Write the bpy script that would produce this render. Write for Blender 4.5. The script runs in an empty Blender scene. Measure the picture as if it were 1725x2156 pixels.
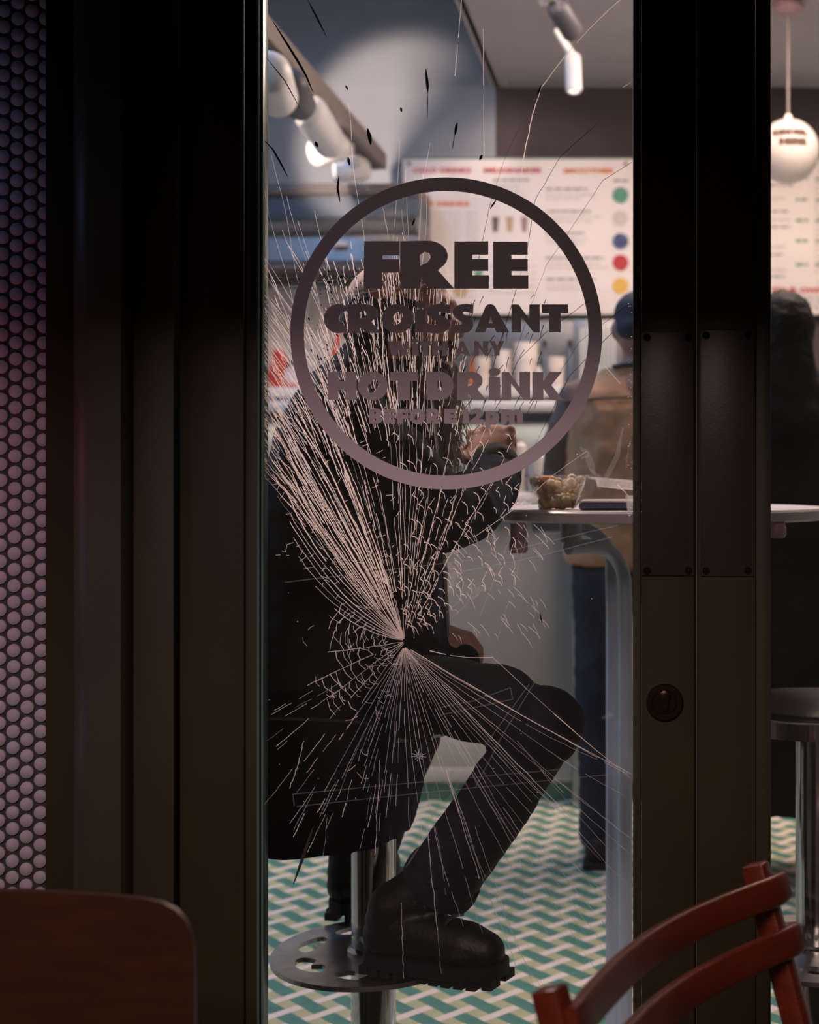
import bpy, bmesh, math, random
from mathutils import Vector, Matrix, Quaternion
from mathutils.geometry import tessellate_polygon

C = bpy.context.scene
COL = C.collection
R = random.Random(7)

# ------------------------------------------------------------------ camera
F, PX, PY, H = 2900.0, 1385.0, 995.0, 1.143      # focal length / principal point in pixels, eye height
cd = bpy.data.cameras.new('camera')
cd.sensor_fit = 'AUTO'; cd.sensor_width = 36.0
cd.lens = F / 2156.0 * 36.0
cd.shift_x = (862.5 - PX) / 2156.0
cd.shift_y = -(1078.0 - PY) / 2156.0
cd.dof.use_dof = True; cd.dof.focus_distance = 2.08; cd.dof.aperture_fstop = 3.8
cd.clip_start = 0.05
cam = bpy.data.objects.new('camera', cd); COL.objects.link(cam)
cam.location = (0, 0, H); cam.rotation_euler = (math.pi/2, 0, 0)
C.camera = cam

def W(px, py, Y):
    return Vector(((px-PX)*Y/F, Y, H-(py-PY)*Y/F))

# ------------------------------------------------------------------ world, lights, exposure
C.view_settings.view_transform = 'Standard'; C.view_settings.look = 'None'
C.view_settings.gamma = 1.0; C.view_settings.use_curve_mapping = False
C.view_settings.exposure = 0.0
wd = bpy.data.worlds.new('night'); C.world = wd; wd.use_nodes = True
wd.node_tree.nodes['Background'].inputs[0].default_value = (0.038, 0.030, 0.022, 1)
wd.node_tree.nodes['Background'].inputs[1].default_value = 1.0

def light(name, kind, loc, energy, color, target=None, size=0.3, size_y=None, **kw):
    l = bpy.data.lights.new(name, kind); l.energy = energy; l.color = color
    if kind == 'AREA':
        l.size = size
        if size_y: l.shape = 'RECTANGLE'; l.size_y = size_y
    else:
        l.shadow_soft_size = size
    for k, v in kw.items(): setattr(l, k, v)
    o = bpy.data.objects.new(name, l); COL.objects.link(o); o.location = loc
    if target is not None:
        d = Vector(target) - Vector(loc)
        o.rotation_euler = d.to_track_quat('-Z', 'Y').to_euler()
    return o

WARM = (1.0, 0.74, 0.63); COOL = (0.50, 0.72, 1.0)
# unseen ceiling lights of the shop (above the frame)
light('unseen_ceiling_light', 'AREA', (0.45, 4.30, 2.93), 92, WARM, (0.0, 4.4, 0), 1.3, 0.5)
light('unseen_ceiling_light', 'AREA', (1.3, 4.6, 2.93), 18, WARM, (1.3, 4.7, 0), 1.0, 0.5)
light('unseen_ceiling_light', 'AREA', (-1.6, 4.2, 3.44), 30, (0.32, 0.56, 1.0), (-1.5, 4.2, 0), 0.8, 0.5)  # cool fill added to turn the unlit wall bluish
# added cool light behind the seated customer, upper left, for a blue coat rim
light('cool_rim_light', 'AREA', (-1.9, 3.1, 2.5), 17, (0.42, 0.66, 1.0), (-0.55, 2.4, 1.2), 0.5, 0.4)
# unseen spot added near the shop front, rakes the glass to brighten the cracks
light('crack_fill_spot', 'SPOT', (-1.0, 2.90, 2.30), 88, WARM, (-0.42, 2.0, 1.15), 0.06, spot_size=math.radians(50), spot_blend=0.5)
# washes the menu boards
light('menu_wash_spot', 'SPOT', (-0.45, 4.2, 2.93), 95, WARM, (-0.62, 6.45, 2.16), 0.12, spot_size=math.radians(38), spot_blend=0.3)
light('menu_wash_spot', 'SPOT', (0.9, 4.2, 2.93), 55, WARM, (0.80, 6.45, 2.14), 0.12, spot_size=math.radians(36), spot_blend=0.25)
# fill light added under the worktop to brighten the counter display
light('display_fill_light', 'AREA', (-0.4, 4.80, 1.315), 2.0, (1.0, 0.84, 0.78), (-0.4, 4.82, 0), 3.2, 0.03)
# under the extraction hood
light('hood_light', 'AREA', (-1.65, 6.15, 2.05), 8, (1.0, 0.72, 0.6), (-1.65, 6.2, 0), 1.0, 0.25)
# beam of a track spotlight on the back wall over the menu
light('track_beam', 'SPOT', (-1.33, 4.3, 2.40), 280, WARM, (-1.18, 6.5, 2.66), 0.05, spot_size=math.radians(29), spot_blend=0.35)
# street light, cut off towards the top by the added cloth sheet
light('street_light', 'AREA', (-0.9, -2.2, 3.45), 150, (1.0, 0.74, 0.74), (-0.3, 1.97, 1.1), 1.8, 0.9)
# coloured shop-sign tubes left of the frame
light('sign_tube_blue', 'POINT', (-1.10, 1.80, 1.58), 0.26, (0.28, 0.46, 1.0), None, 0.03)
light('sign_tube_pink', 'POINT', (-1.08, 1.80, 1.17), 0.42, (1.0, 0.22, 0.36), None, 0.03)
light('sign_tube_violet', 'POINT', (-1.10, 1.78, 1.00), 0.36, (0.62, 0.42, 1.0), None, 0.03)
light('sign_tube_indigo', 'POINT', (-1.10, 1.80, 0.72), 0.3, (0.36, 0.36, 1.0), None, 0.03)

# ------------------------------------------------------------------ materials
def mat(name, color, rough=0.6, metal=0.0, spec=0.5, bump=0.0, bscale=200.0, var=0.0, vscale=8.0, stretch=None, trans=0.0, emit=None, sheen=0.0, coat=0.0):
    m = bpy.data.materials.new(name); m.use_nodes = True
    nt = m.node_tree; b = nt.nodes['Principled BSDF']
    b.inputs['Base Color'].default_value = (*color, 1)
    b.inputs['Roughness'].default_value = rough
    b.inputs['Metallic'].default_value = metal
    b.inputs['Specular IOR Level'].default_value = spec
    if sheen: b.inputs['Sheen Weight'].default_value = sheen; b.inputs['Sheen Roughness'].default_value = 0.4
    if coat: b.inputs['Coat Weight'].default_value = coat
    if trans: b.inputs['Transmission Weight'].default_value = trans
    if emit:
        b.inputs['Emission Color'].default_value = (*emit[:3], 1); b.inputs['Emission Strength'].default_value = emit[3]
    tc = None
    def coord():
        nonlocal tc
        if tc is None:
            t = nt.nodes.new('ShaderNodeTexCoord'); mp = nt.nodes.new('ShaderNodeMapping')
            nt.links.new(t.outputs['Object'], mp.inputs[0])
            if stretch: mp.inputs['Scale'].default_value = stretch
            tc = mp
        return tc.outputs[0]
    if var:
        n = nt.nodes.new('ShaderNodeTexNoise'); n.inputs['Scale'].default_value = vscale; n.inputs['Detail'].default_value = 4
        nt.links.new(coord(), n.inputs['Vector'])
        mr = nt.nodes.new('ShaderNodeMapRange'); mr.inputs[1].default_value = 0.3; mr.inputs[2].default_value = 0.7
        mr.inputs[3].default_value = 1-var; mr.inputs[4].default_value = 1+var
        nt.links.new(n.outputs[0], mr.inputs[0])
        mx = nt.nodes.new('ShaderNodeMix'); mx.data_type = 'RGBA'; mx.blend_type = 'MULTIPLY'; mx.inputs[0].default_value = 1
        mx.inputs[6].default_value = (*color, 1); nt.links.new(mr.outputs[0], mx.inputs[7])
        nt.links.new(mx.outputs[2], b.inputs['Base Color'])
    if bump:
        n = nt.nodes.new('ShaderNodeTexNoise'); n.inputs['Scale'].default_value = bscale; n.inputs['Detail'].default_value = 3
        nt.links.new(coord(), n.inputs['Vector'])
        bp = nt.nodes.new('ShaderNodeBump'); bp.inputs['Strength'].default_value = bump; bp.inputs['Distance'].default_value = 0.01
        nt.links.new(n.outputs[0], bp.inputs['Height']); nt.links.new(bp.outputs[0], b.inputs['Normal'])
    return m

def clear_mat(name, tint=(0.95, 0.97, 0.96), ior=1.45, haze=0.0, haze_col=(0.75, 0.7, 0.68), rough=0.02, gain=1.0):
    """thin clear sheet: straight-through transparency plus Fresnel gloss, with a little dust"""
    m = bpy.data.materials.new(name); m.use_nodes = True; nt = m.node_tree; N = nt.nodes
    N.remove(N['Principled BSDF']); out = N['Material Output']
    tr = N.new('ShaderNodeBsdfTransparent'); tr.inputs[0].default_value = (*tint, 1)
    gl = N.new('ShaderNodeBsdfGlossy'); gl.inputs['Roughness'].default_value = rough
    fr = N.new('ShaderNodeFresnel')
    # the sheet does not bend rays, so the far face must not act as the inside of a solid
    ge = N.new('ShaderNodeNewGeometry'); mi = N.new('ShaderNodeMapRange'); mi.inputs[3].default_value = ior; mi.inputs[4].default_value = 1/ior
    nt.links.new(ge.outputs['Backfacing'], mi.inputs[0]); nt.links.new(mi.outputs[0], fr.inputs[0])
    mx = N.new('ShaderNodeMixShader')
    if gain != 1.0:
        mu = N.new('ShaderNodeMath'); mu.operation = 'MULTIPLY'; mu.inputs[1].default_value = gain
        nt.links.new(fr.outputs[0], mu.inputs[0]); nt.links.new(mu.outputs[0], mx.inputs[0])
    else:
        nt.links.new(fr.outputs[0], mx.inputs[0])
    nt.links.new(tr.outputs[0], mx.inputs[1]); nt.links.new(gl.outputs[0], mx.inputs[2])
    last = mx
    if haze:
        t = N.new('ShaderNodeTexCoord'); n = N.new('ShaderNodeTexNoise'); n.inputs['Scale'].default_value = 5; n.inputs['Detail'].default_value = 8
        nt.links.new(t.outputs['Object'], n.inputs['Vector'])
        mr = N.new('ShaderNodeMapRange'); mr.inputs[1].default_value = 0.35; mr.inputs[2].default_value = 0.75
        mr.inputs[3].default_value = haze*0.3; mr.inputs[4].default_value = haze*1.6
        nt.links.new(n.outputs[0], mr.inputs[0])
        df = N.new('ShaderNodeBsdfDiffuse'); df.inputs[0].default_value = (*haze_col, 1)
        tl = N.new('ShaderNodeBsdfTranslucent'); tl.inputs[0].default_value = (*haze_col, 1)
        ad = N.new('ShaderNodeMixShader'); nt.links.new(df.outputs[0], ad.inputs[1]); nt.links.new(tl.outputs[0], ad.inputs[2])
        m2 = N.new('ShaderNodeMixShader'); nt.links.new(mr.outputs[0], m2.inputs[0])
        nt.links.new(mx.outputs[0], m2.inputs[1]); nt.links.new(ad.outputs[0], m2.inputs[2]); last = m2
    nt.links.new(last.outputs[0], out.inputs[0])
    return m

def sheet_mat(name, color, trans=0.5, gloss=0.0, alpha=1.0):
    """thin scattering film: part diffuse, part translucent, optional gloss"""
    m = bpy.data.materials.new(name); m.use_nodes = True; nt = m.node_tree; N = nt.nodes
    N.remove(N['Principled BSDF']); out = N['Material Output']
    df = N.new('ShaderNodeBsdfDiffuse'); df.inputs[0].default_value = (*color, 1)
    tl = N.new('ShaderNodeBsdfTranslucent'); tl.inputs[0].default_value = (*color, 1)
    a = N.new('ShaderNodeMixShader'); a.inputs[0].default_value = trans
    nt.links.new(df.outputs[0], a.inputs[1]); nt.links.new(tl.outputs[0], a.inputs[2]); last = a
    if gloss:
        g = N.new('ShaderNodeBsdfGlossy'); g.inputs['Roughness'].default_value = 0.25
        b = N.new('ShaderNodeMixShader'); b.inputs[0].default_value = gloss
        nt.links.new(last.outputs[0], b.inputs[1]); nt.links.new(g.outputs[0], b.inputs[2]); last = b
    if alpha < 1:
        t = N.new('ShaderNodeBsdfTransparent'); b = N.new('ShaderNodeMixShader'); b.inputs[0].default_value = alpha
        nt.links.new(t.outputs[0], b.inputs[1]); nt.links.new(last.outputs[0], b.inputs[2]); last = b
    nt.links.new(last.outputs[0], out.inputs[0])
    return m

M = {}
M['recess'] = mat('matt_dark_strip', (0.020, 0.016, 0.0065), 0.85, 0, 0.1)
M['door'] = mat('dark_door_paint', (0.025, 0.020, 0.0075), 0.42, 0, 0.3, 0.02, 220, 0.12, 6)
M['frame'] = mat('dark_frame_paint', (0.026, 0.0215, 0.009), 0.5, 0, 0.35, 0.02, 180, 0.12, 5)
M['frame_edge'] = mat('glass_edge_green', (0.10, 0.16, 0.14), 0.25, 0.2, 0.5)
M['plate'] = mat('brown_push_plate', (0.037, 0.026, 0.028), 0.38, 0.3, 0.4, 0.03, 300, 0.08, 10)
M['screw'] = mat('dark_screw', (0.008, 0.006, 0.004), 0.9, 0.0, 0.05)
M['lock'] = mat('bronze_lock', (0.030, 0.014, 0.008), 0.3, 0.8)
M['penny'] = mat('pale_penny_tile', (0.25, 0.21, 0.22), 0.75, 0, 0.2, 0.03, 120, 0.10, 40)
M['grout'] = mat('black_grout', (0.020, 0.017, 0.012), 0.9)
M['white_tile'] = mat('white_floor_tile', (0.76, 0.645, 0.585), 0.5, 0, 0.35, 0.03, 90, 0.05, 30)
M['green_tile'] = mat('green_floor_tile', (0.072, 0.215, 0.175), 0.45, 0, 0.35, 0.03, 90, 0.12, 25)
M['tan_tile'] = mat('tan_floor_tile', (0.43, 0.43, 0.26), 0.5, 0, 0.35, 0.03, 90, 0.08, 25)
M['floor_bed'] = mat('floor_grout', (0.36, 0.35, 0.25), 0.8)
M['wall'] = mat('pale_blue_wall', (0.34, 0.365, 0.395), 0.8, 0, 0.2, 0.04, 60, 0.05, 3)
M['ceiling'] = mat('grey_ceiling', (0.40, 0.39, 0.39), 0.85, 0, 0.2, 0.04, 60, 0.05, 3)
M['darkwall'] = mat('dark_back_wall', (0.085, 0.068, 0.068), 0.8, 0, 0.2, 0, 60, 0.08, 3)
M['beam'] = mat('taupe_beam', (0.23, 0.20, 0.185), 0.7)
M['steel'] = mat('brushed_steel', (0.21, 0.215, 0.225), 0.4, 0.7, 0.5, 0.03, 40, 0.08, 6, (1, 30, 30))
M['chrome'] = mat('chrome', (0.62, 0.61, 0.58), 0.10, 1.0)
M['chrome_dull'] = mat('scuffed_chrome', (0.46, 0.43, 0.42), 0.34, 1.0, 0.5, 0.02, 60, 0.15, 30)
M['white'] = mat('white_paint', (0.80, 0.78, 0.75), 0.45, 0, 0.4)
M['spot_white'] = mat('white_spot_metal', (0.62, 0.63, 0.64), 0.4, 0.0)
M['spot_dark'] = mat('dark_spot_metal', (0.055, 0.055, 0.068), 0.5)
M['lamp_face'] = mat('lamp_face', (0.9, 0.8, 0.7), 0.4, emit=(1, 0.85, 0.75, 1.5))
M['board'] = mat('menu_board', (0.86, 0.80, 0.77), 0.55, 0, 0.3, 0, 1, 0.02, 4)
M['red_ink'] = mat('red_ink', (0.52, 0.035, 0.04), 0.6)
M['orange_ink'] = mat('orange_ink', (0.72, 0.19, 0.03), 0.6)
M['grey_ink'] = mat('grey_ink', (0.30, 0.33, 0.33), 0.6)
M['pale_ink'] = mat('pale_ink', (0.58, 0.57, 0.54), 0.6)
M['green_ink'] = mat('green_ink', (0.10, 0.32, 0.20), 0.6)
M['blue_ink'] = mat('blue_ink', (0.06, 0.10, 0.22), 0.6, var=0.6, vscale=40)
M['yellow_ink'] = mat('yellow_ink', (0.78, 0.47, 0.09), 0.6)
M['cream_ink'] = mat('cream_ink', (0.66, 0.60, 0.54), 0.6)
M['brown_ink'] = mat('brown_ink', (0.16, 0.12, 0.09), 0.6)
M['lamp_ink'] = mat('dark_brown_ink', (0.05, 0.018, 0.012), 0.7)
M['tan_ink'] = mat('tan_ink', (0.50, 0.38, 0.24), 0.6)
M['mauve_ink'] = mat('mauve_ink', (0.38, 0.24, 0.25), 0.6)
M['globe'] = mat('opal_globe', (0.44, 0.41, 0.39), 0.4, emit=(1.0, 0.80, 0.68, 0.03))
M['table'] = mat('pale_table_laminate', (0.66, 0.59, 0.57), 0.6, 0, 0.12)
M['table_edge'] = mat('mauve_table_edge', (0.52, 0.45, 0.47), 0.35, 0, 0.4)
M['tube'] = mat('grey_blue_tube', (0.42, 0.48, 0.56), 0.38, 0.2, 0.5)
M['nub'] = mat('mauve_rubber', (0.40, 0.24, 0.26), 0.5)
M['counter'] = mat('grey_counter_front', (0.38, 0.355, 0.345), 0.6, 0, 0.3, 0.02, 60, 0.12, 2)
M['counter_pale'] = mat('pale_counter_trim', (0.60, 0.54, 0.50), 0.6)
M['counter_green'] = mat('green_kick_tile', (0.085, 0.20, 0.15), 0.45)
M['pillar'] = mat('grey_green_pillar', (0.32, 0.35, 0.33), 0.6)
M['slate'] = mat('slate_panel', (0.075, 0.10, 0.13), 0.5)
M['aqua'] = mat('pale_aqua_panel', (0.52, 0.545, 0.53), 0.4)
M['skin'] = mat('skin', (0.36, 0.19, 0.14), 0.6, 0, 0.2, 0.05, 90, 0.08, 14)
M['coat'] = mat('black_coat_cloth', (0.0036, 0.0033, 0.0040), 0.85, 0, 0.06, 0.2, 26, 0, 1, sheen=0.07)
M['coat'].node_tree.nodes['Principled BSDF'].inputs['Sheen Tint'].default_value = (0.25, 0.48, 1.0, 1)  # blue rim light on the coat, put into its sheen tint
M['collar'] = mat('navy_coat_cloth', (0.006, 0.010, 0.019), 0.9, 0, 0.04, 0.1, 40)
M['sleeve_gloss'] = mat('black_quilted_cloth', (0.006, 0.0055, 0.006), 0.75, 0, 0.1, 0.35, 30)
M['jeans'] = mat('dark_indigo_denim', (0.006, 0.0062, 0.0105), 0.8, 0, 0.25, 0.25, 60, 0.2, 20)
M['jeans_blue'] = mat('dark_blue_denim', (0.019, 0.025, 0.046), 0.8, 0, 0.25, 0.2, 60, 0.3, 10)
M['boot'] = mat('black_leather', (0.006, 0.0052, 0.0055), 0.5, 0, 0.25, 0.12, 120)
M['sole'] = mat('black_rubber', (0.008, 0.0075, 0.009), 0.65, 0, 0.2)
M['hair_grey'] = mat('grey_hair', (0.022, 0.026, 0.036), 0.8, 0, 0.08, 0.4, 120)
M['beard'] = mat('grey_beard', (0.075, 0.056, 0.047), 0.8, 0, 0.2, 0.5, 90)
M['beard_hair'] = mat('pale_beard_hair', (0.27, 0.22, 0.19), 0.8)
M['eye'] = mat('dark_eye', (0.02, 0.015, 0.012), 0.15)
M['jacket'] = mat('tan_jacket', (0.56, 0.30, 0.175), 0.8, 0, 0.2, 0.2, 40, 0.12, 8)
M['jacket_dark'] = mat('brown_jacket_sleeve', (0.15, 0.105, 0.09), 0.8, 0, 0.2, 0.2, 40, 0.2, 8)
M['cap'] = mat('navy_cap', (0.012, 0.016, 0.036), 0.8)
M['dark_hair'] = mat('near_black_hair', (0.0035, 0.003, 0.004), 0.7, 0, 0.12, 0.3, 80)
M['vinyl'] = sheet_mat('mauve_vinyl', (0.74, 0.63, 0.67), 0.012)
M['crack_bright'] = sheet_mat('bright_fracture', (0.98, 0.81, 0.74), 0.72, 0.04, 0.85)  # glinting cracks: brighter copy of the film, glint put into its colour
M['crack_fine'] = sheet_mat('fine_fracture', (0.85, 0.80, 0.82), 0.75, 0.0, 0.55)
M['crack_dark'] = mat('dark_chip', (0.012, 0.010, 0.008), 0.6)
M['tape'] = sheet_mat('clear_tape_edge', (0.8, 0.78, 0.82), 0.6, 0.0, 0.10)
M['smear'] = sheet_mat('pale_smear', (0.85, 0.80, 0.78), 0.6, 0.0, 0.10)
M['glass'] = clear_mat('shop_glass', (0.965, 0.975, 0.965), 1.45, 0.005)
M['plastic'] = clear_mat('clear_plastic', (0.93, 0.91, 0.89), 1.5, 0.10, (0.85, 0.8, 0.78), 0.08, 2.0)
M['plastic_hazy'] = clear_mat('hazy_clear_plastic', (0.93, 0.91, 0.89), 1.5, 0.30, (0.9, 0.84, 0.8), 0.15, 2.0)
M['food_olive'] = mat('olive_food', (0.38, 0.29, 0.11), 0.5, 0, 0.4, 0.2, 60, 0.35, 60)
M['food_pale'] = mat('pale_food', (0.68, 0.54, 0.33), 0.5, 0, 0.4, 0.2, 60, 0.2, 60)
M['food_orange'] = mat('orange_food', (0.78, 0.24, 0.06), 0.5)
M['navy_case'] = mat('navy_case', (0.020, 0.038, 0.070), 0.35)
M['red_plastic'] = mat('red_plastic', (0.55, 0.045, 0.025), 0.4)
M['black_plastic'] = mat('black_plastic', (0.02, 0.02, 0.025), 0.45)
M['cup'] = mat('paper_cup', (0.70, 0.64, 0.60), 0.6)
M['red_wood'] = mat('red_painted_wood', (0.085, 0.012, 0.0035), 0.32, 0, 0.4, 0.08, 60, 0.14, 18, (1, 1, 6))
M['ply'] = mat('orange_brown_plywood', (0.034, 0.0098, 0.0020), 0.5, 0, 0.4, 0.05, 80, 0.15, 12, (1, 6, 6))
M['ply_edge'] = mat('plywood_edge', (0.15, 0.06, 0.04), 0.5)
M['paving'] = mat('dark_paving', (0.05, 0.045, 0.04), 0.85, 0, 0.3, 0.2, 40, 0.2, 6)
M['shade_sheet'] = mat('shade_cloth', (0.03, 0.028, 0.025), 0.9)
M['seat_black'] = mat('black_vinyl_seat', (0.008, 0.007, 0.009), 0.45, 0, 0.2, 0.1, 40)

# ------------------------------------------------------------------ geometry helpers
class MB:
    def __init__(self): self.v = []; self.f = []
    def add(self, vs, fs):
        o = len(self.v); self.v += [Vector(v) for v in vs]; self.f += [tuple(i+o for i in f) for f in fs]; return self
    def box(self, c, s, rot=None):
        c = Vector(c); vs = []
        for z in (-.5, .5):
            for x, y in ((-.5, -.5), (.5, -.5), (.5, .5), (-.5, .5)):
                p = Vector((x*s[0], y*s[1], z*s[2]))
                if rot is not None: p = rot @ p
                vs.append(c+p)
        return self.add(vs, [(3,2,1,0),(4,5,6,7),(0,1,5,4),(1,2,6,5),(2,3,7,6),(3,0,4,7)])
    def span(self, a, b):
        a = Vector(a); b = Vector(b)
        return self.box((a+b)/2, (abs(b.x-a.x), abs(b.y-a.y), abs(b.z-a.z)))
    def bbox(self, a, b, r=0.004):
        """box with rounded vertical front edges (bevelled on all edges)"""
        bm = bmesh.new(); a = Vector(a); b = Vector(b)
        bmesh.ops.create_cube(bm, size=1.0)
        for v in bm.verts:
            v.co = Vector((v.co.x*abs(b.x-a.x), v.co.y*abs(b.y-a.y), v.co.z*abs(b.z-a.z))) + (a+b)/2
        bmesh.ops.bevel(bm, geom=bm.edges[:], offset=r, segments=2, affect='EDGES', profile=0.5)
        return self.frombm(bm)
    def frombm(self, bm):
        bm.verts.ensure_lookup_table(); bm.verts.index_update()
        vs = [v.co.copy() for v in bm.verts]; fs = [tuple(x.index for x in f.verts) for f in bm.faces]
        bm.free(); return self.add(vs, fs)
    def tube(self, pts, rad, n=12, cap=True, squash=None):
        """tube along pts; rad scalar or list"""
        pts = [Vector(p) for p in pts]
        rs = rad if isinstance(rad, (list, tuple)) else [rad]*len(pts)
        vs = []; up = None
        for i, p in enumerate(pts):
            d = (pts[min(i+1, len(pts)-1)] - pts[max(i-1, 0)]).normalized()
            if up is None:
                up = Vector((0, 0, 1)) if abs(d.z) < .9 else Vector((1, 0, 0))
            a = d.cross(up).normalized(); b = a.cross(d).normalized(); up = b
            for k in range(n):
                t = 2*math.pi*k/n
                vs.append(p + a*math.cos(t)*rs[i] + b*math.sin(t)*rs[i]*(squash or 1))
        fs = []
        for i in range(len(pts)-1):
            for k in range(n):
                k2 = (k+1) % n
                fs.append((i*n+k, i*n+k2, (i+1)*n+k2, (i+1)*n+k))
        if cap:
            fs.append(tuple(range(n-1, -1, -1))); fs.append(tuple((len(pts)-1)*n+k for k in range(n)))
        return self.add(vs, fs)
    def lathe(self, c, prof, n=32, axis=(0, 0, 1), cap=True):
        """prof list of (r, h) along axis from c"""
        q = Vector((0, 0, 1)).rotation_difference(Vector(axis).normalized()); c = Vector(c)
        vs = []; fs = []
        for r, h in prof:
            for k in range(n):
                t = 2*math.pi*k/n
                vs.append(c + q @ Vector((r*math.cos(t), r*math.sin(t), h)))
        m = len(prof)
        for i in range(m-1):
            for k in range(n):
                k2 = (k+1) % n; fs.append((i*n+k, i*n+k2, (i+1)*n+k2, (i+1)*n+k))
        if cap:
            fs.append(tuple(range(n-1, -1, -1))); fs.append(tuple((m-1)*n+k for k in range(n)))
        return self.add(vs, fs)
    def ell(self, c, r, rot=None, n=20, m=12):
        c = Vector(c); vs = [c + (rot @ Vector((0, 0, -r[2])) if rot else Vector((0, 0, -r[2])))]
        for i in range(1, m):
            a = -math.pi/2 + math.pi*i/m
            for k in range(n):
                t = 2*math.pi*k/n
                p = Vector((r[0]*math.cos(a)*math.cos(t), r[1]*math.cos(a)*math.sin(t), r[2]*math.sin(a)))
                vs.append(c + (rot @ p if rot else p))
        p = Vector((0, 0, r[2])); vs.append(c + (rot @ p if rot else p))
        fs = []
        for k in range(n): fs.append((0, 1+(k+1) % n, 1+k))
        for i in range(m-2):
            for k in range(n):
                k2 = (k+1) % n; a = 1+i*n
                fs.append((a+k, a+k2, a+n+k2, a+n+k))
        t = len(vs)-1; a = 1+(m-2)*n
        for k in range(n): fs.append((a+k, a+(k+1) % n, t))
        return self.add(vs, fs)
    def limb(self, pts, rads, n=14, caps=True):
        pts = [Vector(p) for p in pts]
        self.tube(pts, rads, n)
        for p, r in zip(pts, rads):
            if caps or (p is not pts[0] and p is not pts[-1]): self.ell(p, (r, r, r), None, 14, 8)
        return self
    def loft(self, secs, n=28, power=2.0):
        """horizontal superellipse sections (cx, cy, z, rx, ry)"""
        vs = []; fs = []
        for cx, cy, z, rx, ry in secs:
            for k in range(n):
                t = 2*math.pi*k/n; c, s = math.cos(t), math.sin(t)
                vs.append(Vector((cx + rx*math.copysign(abs(c)**(2/power), c), cy + ry*math.copysign(abs(s)**(2/power), s), z)))
        m = len(secs)
        for i in range(m-1):
            for k in range(n):
                k2 = (k+1) % n; fs.append((i*n+k, i*n+k2, (i+1)*n+k2, (i+1)*n+k))
        fs.append(tuple(range(n-1, -1, -1))); fs.append(tuple((m-1)*n+k for k in range(n)))
        return self.add(vs, fs)
    def plate(self, loops, origin, ux, uy, th):
        """flat polygon with holes (2-D loops; first is the outline) extruded by th along -(ux x uy)"""
        o = Vector(origin); ux = Vector(ux); uy = Vector(uy); nz = ux.cross(uy).normalized()
        flat = [Vector((p[0], p[1], 0)) for l in loops for p in l]
        tris = tessellate_polygon([[Vector((p[0], p[1], 0)) for p in l] for l in loops])
        vs = [o + ux*p.x + uy*p.y for p in flat]; nv = len(vs)
        fs = [tuple(t) for t in tris]
        if th:
            vs += [v - nz*th for v in vs[:nv]]
            fs += [tuple(i+nv for i in reversed(t)) for t in tris]
            k = 0
            for l in loops:
                m = len(l)
                for i in range(m):
                    a, b = k+i, k+(i+1) % m; fs.append((a, b, b+nv, a+nv))
                k += m
        return self.add(vs, fs)
    def mesh(self, name):
        me = bpy.data.meshes.new(name); me.from_pydata([tuple(v) for v in self.v], [], self.f); me.update()
        bm = bmesh.new(); bm.from_mesh(me); bmesh.ops.recalc_face_normals(bm, faces=bm.faces[:]); bm.to_mesh(me); bm.free()
        return me
    def build(self, name, m, parent=None, smooth=None):
        me = self.mesh(name)
        if m: me.materials.append(M[m] if isinstance(m, str) else m)
        if smooth is not None: shade(me, smooth)
        return link(name, me, parent)

def shade(me, ang):
    for p in me.polygons: p.use_smooth = True
    if ang < 179:
        bm = bmesh.new(); bm.from_mesh(me); lim = math.radians(ang)
        for e in bm.edges:
            e.smooth = not (len(e.link_faces) == 2 and e.calc_face_angle(0) > lim)
        bm.to_mesh(me); bm.free()

def link(name, me, parent=None):
    o = bpy.data.objects.new(name, me); COL.objects.link(o)
    if parent is not None:
        o.parent = parent
        o.location = -(parent['_o'] if False else WORLD.get(parent.name, Vector((0, 0, 0))))
        WORLD[o.name] = Vector((0, 0, 0))
    return o
WORLD = {}

def thing(name, loc, label=None, cat=None, group=None, kind=None):
    o = bpy.data.objects.new(name, None); COL.objects.link(o); o.location = loc; o.empty_display_size = 0.05
    WORLD[o.name] = Vector(loc)
    return tag(o, label, cat, group, kind)
def tag(o, label=None, cat=None, group=None, kind=None):
    if label: o['label'] = label
    if cat: o['category'] = cat
    if group: o['group'] = group
    if kind: o['kind'] = kind
    return o

def fuse(mb, name, m, parent, voxel=0.008, smooth=4, noise=None):
    """one continuous skin over overlapping volumes"""
    me = mb.mesh(name + '_cage'); ob = bpy.data.objects.new(name + '_cage', me); COL.objects.link(ob)
    md = ob.modifiers.new('r', 'REMESH'); md.mode = 'VOXEL'; md.voxel_size = voxel; md.use_smooth_shade = True
    if smooth:
        s = ob.modifiers.new('s', 'SMOOTH'); s.factor = 0.5; s.iterations = smooth
    if noise:
        tx = bpy.data.textures.new(name + '_folds', 'CLOUDS'); tx.noise_scale = noise[1]; tx.noise_depth = 2
        d = ob.modifiers.new('d', 'DISPLACE'); d.texture = tx; d.strength = noise[0]; d.mid_level = 0.5; d.texture_coords = 'GLOBAL'
    dg = bpy.context.evaluated_depsgraph_get(); dg.update()
    out = bpy.data.meshes.new_from_object(ob.evaluated_get(dg)); out.name = name
    bpy.data.objects.remove(ob); bpy.data.meshes.remove(me)
    out.materials.clear(); out.materials.append(M[m] if isinstance(m, str) else m)
    for p in out.polygons: p.use_smooth = True; p.material_index = 0
    return link(name, out, parent)

def arc(cx, cy, rx, ry, a0, a1, n=14):
    return [(cx + rx*math.cos(math.radians(a0+(a1-a0)*i/n)), cy + ry*math.sin(math.radians(a0+(a1-a0)*i/n))) for i in range(n+1)]

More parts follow.
